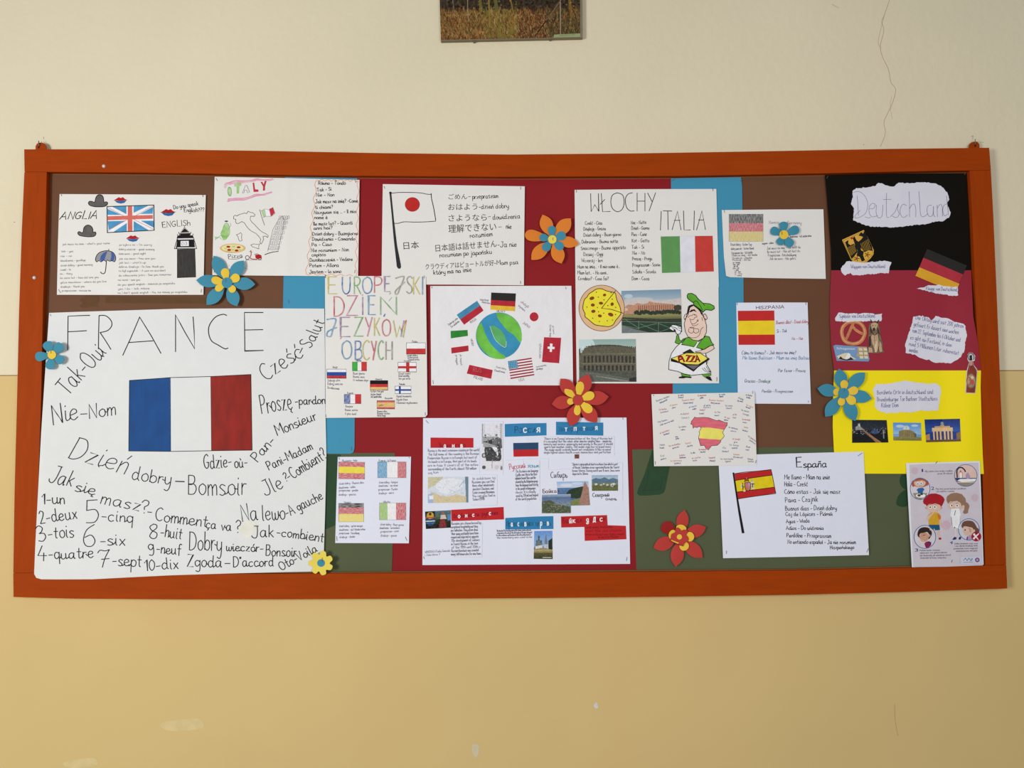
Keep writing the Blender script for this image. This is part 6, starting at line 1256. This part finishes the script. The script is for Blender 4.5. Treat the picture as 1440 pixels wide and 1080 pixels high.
a.fill("310,900 300,880 285,900 300,925 330,935 360,970 400,990 420,1030 480,1030 500,990 560,960 590,925 615,920 620,890 600,880",'skin2'); a.ell(452,895,135,98,'skin')
a.fill("245,790 260,730 310,665 400,630 490,628 580,655 640,700 662,745 645,800 620,850 595,885 570,850 520,832 480,820 430,835 360,832 320,875 300,845 260,825",hr,False)
a.ell(388,892,24,32,'white'); a.ell(474,888,28,32,'white'); a.ell(386,892,12,18,BK); a.ell(474,888,12,18,BK); a.line("355,850 400,845",'dred',.6); a.line("460,842 505,850",'dred',.6)
hy.view(*F2v); a.fill("350,50 400,10 480,5 550,20 585,70 590,130 560,150 555,245 355,245 350,150 320,150 330,90",'gold'); a.fill("520,30 585,70 590,130 555,150 530,100",'orange'); a.fill("355,245 560,245 572,345 480,352 460,310 440,350 370,290",M('shorts_blue',(28,88,125),.5)); a.fill("315,150 320,90 400,40 440,5 460,20 420,60 350,150",'skin'); a.fill("555,150 590,135 600,220 620,290 600,300 570,240",'skin'); a.fill("515,352 562,350 575,490 545,492",'skin'); a.fill("370,300 395,320 390,360 372,340",'skin'); a.ell(572,512,28,22,'red'); a.done()
hy.view(*F1v); a = hy.art('girl_print',.45); bh=M('tan_hair',(150,118,96),.5)
a.fill("1080,800 1120,830 1138,880 1115,950 1110,1000 1050,1020 1015,990 1040,930 1040,860",bh,True); a.ell(870,740,175,125,bh); a.ell(868,855,140,105,'skin'); a.ell(1015,880,30,32,'skin'); a.fill("700,760 710,680 780,630 880,615 990,640 1060,720 1080,820 1050,860 1010,850 990,880 970,810 900,770 800,785 750,770 735,830 715,800",bh,False)
a.ell(795,862,26,30,'white'); a.ell(902,865,30,32,'white'); a.ell(800,860,12,18,BK); a.ell(902,862,12,18,BK); a.line("840,925 860,932 885,920",'brown',.5); a.line("765,810 800,800",'brown',.4); a.line("880,815 920,812",'brown',.4)
hy.view(*F2v); a.fill("790,-60 940,-70 975,60 960,140 955,330 870,300 820,290 800,120 770,60",'white'); a.line("875,-30 860,20 852,60",'navy',1.0); a.line("960,60 955,240",'faint',.4); a.line("790,100 800,250",'faint',.4); a.fill("848,300 885,310 890,480 862,480",M('leg_pale',(225,210,208),.5)); a.fill("810,525 850,480 890,485 885,525 830,538",'navy'); a.fill("930,520 945,478 980,475 975,520 945,535",'navy'); a.ell(855,298,8,14,'navy'); a.done()
for (v,cx,cy,r,c_) in [(F1v,85,190,62,(206,180,192)),(F1v,1245,710,65,(206,180,190)),(F2v,690,255,85,(210,184,198))]:
    hy.view(*v); a = hy.art('virus_print',.3); a.ell(cx,cy,r,r,M('virus_print',c_,.5,amt=.06)); 
    for k in range(12): t=k*math.pi/6; a.line([(cx+r*.8*math.cos(t),cy+r*.8*math.sin(t)),(cx+r*1.25*math.cos(t),cy+r*1.25*math.sin(t))],M('virus_print',c_,.5),.5,False)
    a.done()
hy.view(*F2v); a = hy.art('round_vignette',.55); a.ell(282,478,208,222,M('vig_pale',(214,206,212),.5),n=40); dkh=M('curly_hair',(52,38,34),.5)
a.fill("300,690 270,610 300,575 360,560 405,590 400,640 350,690",'magenta'); a.fill("340,570 405,580 400,610 360,600",'navy'); a.ell(265,480,88,95,'skin2'); a.fill("180,490 150,470 138,420 165,340 220,300 290,292 360,310 410,370 415,430 385,490 350,520 360,430 320,385 260,400 200,410 175,450",dkh,True); a.fill("180,490 200,520 270,560 290,590 230,545 190,530",'skin'); a.line("245,448 285,442",'brown',.8); a.ell(370,455,20,26,'skin2'); a.ell(282,478,208,222,None,oc='blue',w=.8,n=44); a.done()
a = hy.art('round_vignette',.55); a.ell(1128,335,200,205,M('vig_grey',(206,206,216),.5),n=40); brh=M('brown_hair',(112,78,62),.5); a.fill("1260,300 1310,320 1325,380 1270,400",brh,True); a.ell(1120,350,110,110,'skin'); a.fill("985,260 1020,190 1100,165 1200,180 1260,250 1290,340 1250,390 1210,380 1200,310 1120,285 1040,275 1005,310",brh,True); a.ell(1055,345,12,20,'dred'); a.line("1120,325 1150,330",'brown',.6); a.fill("1080,530 1100,470 1150,440 1200,480 1180,535",'lilac'); a.fill("1078,530 1090,475 1112,470 1105,535",'purple'); a.fill("1140,300 1180,330 1170,400 1130,380",'skin2'); a.ell(1225,360,22,26,'skin'); a.ell(1128,335,200,205,None,oc='blue',w=.8,n=44)
a.ell(1270,472,96,92,M('cross_red',(160,28,52),.5),n=30); a.line("1225,425 1315,518",'white',3.0,False); a.line("1318,428 1222,515",'white',3.0,False); a.done()
hy.view(*F1v); hy.staples([(525,5,490,52)]); hy.view(*F2v); hy.staples([(808,920,795,972)])

# ---------------- paper flowers ----------------
def flower(label, V, c, petals, pm_, ptype, pw_, inner=(), im=None, itype='round', iw=0, cr_=0, cm=None, zup=1.5, depth=33.0, rise=7.0, irise=5.0, cshape=None, center_hint=None, st=True, extra=None, base=None, droop=0):
    x0, y0, k = V; G_ = lambda x, y: (x0+x/k, y0+y/k)
    cx, cy = G_(*c); root = empty('paper_flower', P(cx, cy, depth), label, 'paper flower', 'cut paper flowers on the board')
    def petal(tx, ty, w, mat, typ, z, rs_, nm, b0=.12, curl=0):
        dx, dy = tx-c[0], ty-c[1]; L_ = math.hypot(dx, dy); ux, uy = dx/L_, dy/L_; nx, ny = -uy, ux
        if nm == 'inner_petal': pr_ = [(0,.28),(.15,.34),(.35,.45),(.55,.5),(.75,.46),(.9,.32),(.97,.18),(1,0)]
        elif typ == 'point': pr_ = [(0,.10),(.15,.22),(.3,.4),(.5,.5),(.68,.47),(.83,.32),(.93,.14),(1,0)]
        elif typ == 'fat': pr_ = [(0,.10),(.15,.25),(.35,.44),(.55,.5),(.75,.46),(.9,.33),(.97,.18),(1,0)]
        else: pr_ = [(0,.12),(.2,.26),(.4,.4),(.6,.49),(.75,.5),(.88,.42),(.96,.25),(1,0)]
        L0 = b0
        pts = [(c[0]+ux*L_*(L0+(1-L0)*t)+nx*w*q, c[1]+uy*L_*(L0+(1-L0)*t)+ny*w*q) for t, q in pr_] + [(c[0]+ux*L_*(L0+(1-L0)*t)-nx*w*q, c[1]+uy*L_*(L0+(1-L0)*t)-ny*w*q) for t, q in pr_[-2::-1]]
        pts = [p for i, p in enumerate(pts) if i == 0 or p != pts[i-1]]
        tip = len(pr_)-1
        if typ == 'round': sm = crom(pts, 3, True)
        else:
            h1 = crom(pts[:tip+1], 3); h2 = crom(pts[tip:], 3); sm = h1+h2[1:]
        q = [G_(*p) for p in sm]; Lp = L_/k
        def df(x, y):
            t = ((x-cx)*ux+(y-cy)*uy)/Lp; s2 = ((x-cx)*nx+(y-cy)*ny)/(w/k); t = max(0, min(1.1, t))
            return z + rs_*math.sin(t*math.pi*(.5+curl)) - 1.5*s2*s2*4*.5
        o = slab(nm, q, df, .45, mat, root, step=3.2); return o
    for i, p in enumerate(petals):
        tx, ty = p[:2]; w = p[2] if len(p) > 2 else pw_; typ = p[3] if len(p) > 3 else ptype
        petal(tx, ty, w, pm_ if len(p) < 5 else p[4], typ, depth+(i % 2)*.5, rise*random.uniform(.75,1.15), 'petal', curl=.12)
    for i, p in enumerate(inner):
        tx, ty = p[:2]; w = p[2] if len(p) > 2 else iw
        petal(tx, ty, w, im, itype, depth+2.4+(i % 2)*.4, irise*random.uniform(.8,1.2), 'inner_petal', b0=.3)
    zc = depth+(5.6 if inner else 4.6)
    if cshape: slab('flower_center', [G_(*p) for p in crom(S(cshape), 5, True)], lambda x, y: zc+zup, .5, cm, root, step=3)
    elif cr_: slab('flower_center', [G_(c[0]+cr_*math.cos(t*math.pi/12), c[1]+cr_*math.sin(t*math.pi/12)) for t in range(24)], lambda x, y: zc+.8, .5, cm, root, step=4)
    if st: staple(root, G_(*st[0]), G_(*st[1]), zc+1.6)
    return root, zc, G_
tealp = M('teal_card',(66,140,165),.65,amt=.04,scale=10); yelp = M('yellow_flower_card',(232,196,66),.65,amt=.04,scale=10); orap = M('orange_card',(222,128,48),.65,amt=.04,scale=10); redp = M('red_flower_card',(186,62,56),.65,amt=.05,scale=10); yel2 = M('pale_yellow_card',(232,212,90),.65,amt=.03)
flower('orange paper flower with teal inner petals right of the Japanese poster',(730,290,12),(560,560),[(395,142,215),(872,205,225),(1008,635,185),(715,968,220),(205,905,215),(98,470,190,'round')],orap,'point',210,[(550,330,135),(782,470,155),(735,725,150),(415,745,150),(345,515,130)],tealp,'round',140,72,yel2,depth=29,st=((568,530),(570,575)))
flower('teal paper flower with yellow inner petals between the English and Italy posters',(275,355,13.5),(597,575),[(345,60,250),(912,152,240),(1132,605,235),(785,1022,240),(208,995,240),(12,525,235)],tealp,'point',240,[(545,302,160),(830,445,165),(740,748,140),(378,715,135),(302,510,150)],yelp,'round',150,102,tealp,depth=31,st=((572,500),(573,562)))
flower('red paper flower with pointed yellow inner petals above the Russia collage',(770,520,12),(512,512),[(218,148,230),(695,75,235),(1032,455,235),(838,888,230),(390,955,225),(70,580,220)],redp,'point',230,[(560,200,140),(788,410,150),(745,710,150),(498,768,115),(295,325,120),(330,545,110)],yelp,'point',140,90,redp,depth=31,st=((497,450),(498,500)))
r4, z4, g4 = flower('red paper flower with a red scalloped heart and drooping petals on olive card',(915,710,11.37),(460,520),[(540,80,190),(885,355,200),(830,845,210),(400,988,210),(45,690,215),(190,300,200,'round',M('dark_red_back',(150,34,32),.65))],redp,'point',205,[(500,318,165),(695,505,150),(570,722,150),(295,450,150)],yelp,'round',150,0,redp,zup=3.2,depth=27.5,rise=5,irise=5.5,cshape="400,375 440,362 475,390 495,410 530,395 575,405 590,445 575,480 605,520 605,570 560,600 540,620 520,658 470,645 400,615 340,575 320,520 335,465 390,435",st=None)
slab('flower_button',[g4(460+42*math.cos(t*.4),512+42*math.sin(t*.4)) for t in range(15)],z4+4.0,.4,yelp,r4,step=4)
a_c = Ctx(r4, z4+3.4).view(915,710,11.37); a = Art(a_c,'center_fold',.1); a.fill("330,560 450,605 440,622 322,575",yelp); a.line("310,570 440,632 520,658",'dred',.8); a.done()
flower('small teal five-petal paper flower with yellow centre on the German flag sheet',(1000,240,6.353),(650,572),[(648,455,80),(785,515,80),(722,676,80),(605,662,72),(532,525,76)],tealp,'round',78,(),None,'round',0,40,yelp,depth=29.5,st=((632,545),(633,572)))
flower('small teal five-petal paper flower with yellow centre beside FRANCE on the left frame',(0,440,9),(655,530),[(585,362,128),(785,392,125),(800,620,112),(625,715,118),(445,560,118)],tealp,'round',120,(),None,'round',0,54,yelp,depth=42.5,st=((643,470),(644,512)))
flower('teal paper flower with yellow inner petals on the edge of the yellow card',(1150,420,4.696),(170,625),[(140,462,85),(313,487,85),(357,660,82),(248,808,88),(50,780,85),(-2,592,82)],tealp,'point',84,[(177,538,52),(266,600,55),(246,692,58),(150,706,48),(103,612,46)],yelp,'round',54,36,tealp,depth=34,st=((178,595),(174,612)))
# yellow scalloped flower: one cut shape with a teal centre
V_=(240,610,4.5); cx_,cy_=951,818; pts=[]
for kk in range(7):
    t=math.radians(-78+kk*360/7)
    pts += [(cx_+54*math.cos(t-.40),cy_+54*math.sin(t-.40)),(cx_+74*math.cos(t-.22),cy_+74*math.sin(t-.22)),(cx_+78*math.cos(t),cy_+78*math.sin(t)),(cx_+74*math.cos(t+.22),cy_+74*math.sin(t+.22))]
g_=lambda x,y:(240+x/4.5,610+y/4.5)
root=empty('paper_flower',P(*g_(cx_,cy_),43.5),'yellow scalloped paper flower with teal centre at the lower corner of the French poster','paper flower','cut paper flowers on the board')
slab('petal_ring',[g_(*p) for p in crom(pts,3,True)],lambda x,y:43.5+1.2*math.hypot(x-g_(cx_,cy_)[0],y-g_(cx_,cy_)[1])/16,.45,yel2,root,step=3)
slab('flower_center',[g_(cx_+24*math.cos(t*.35),cy_+24*math.sin(t*.35)) for t in range(18)],45.0,.45,tealp,root,step=4); staple(root,g_(958,785),g_(958,812),46)
for o in bpy.data.objects:
    if o.parent is None and o.type == 'EMPTY' and not o.get('group') and o.get('category') in ('poster',): o['group'] = 'posters pinned to the board'

for o in list(bpy.data.meshes):
    if o.users == 0: bpy.data.meshes.remove(o)
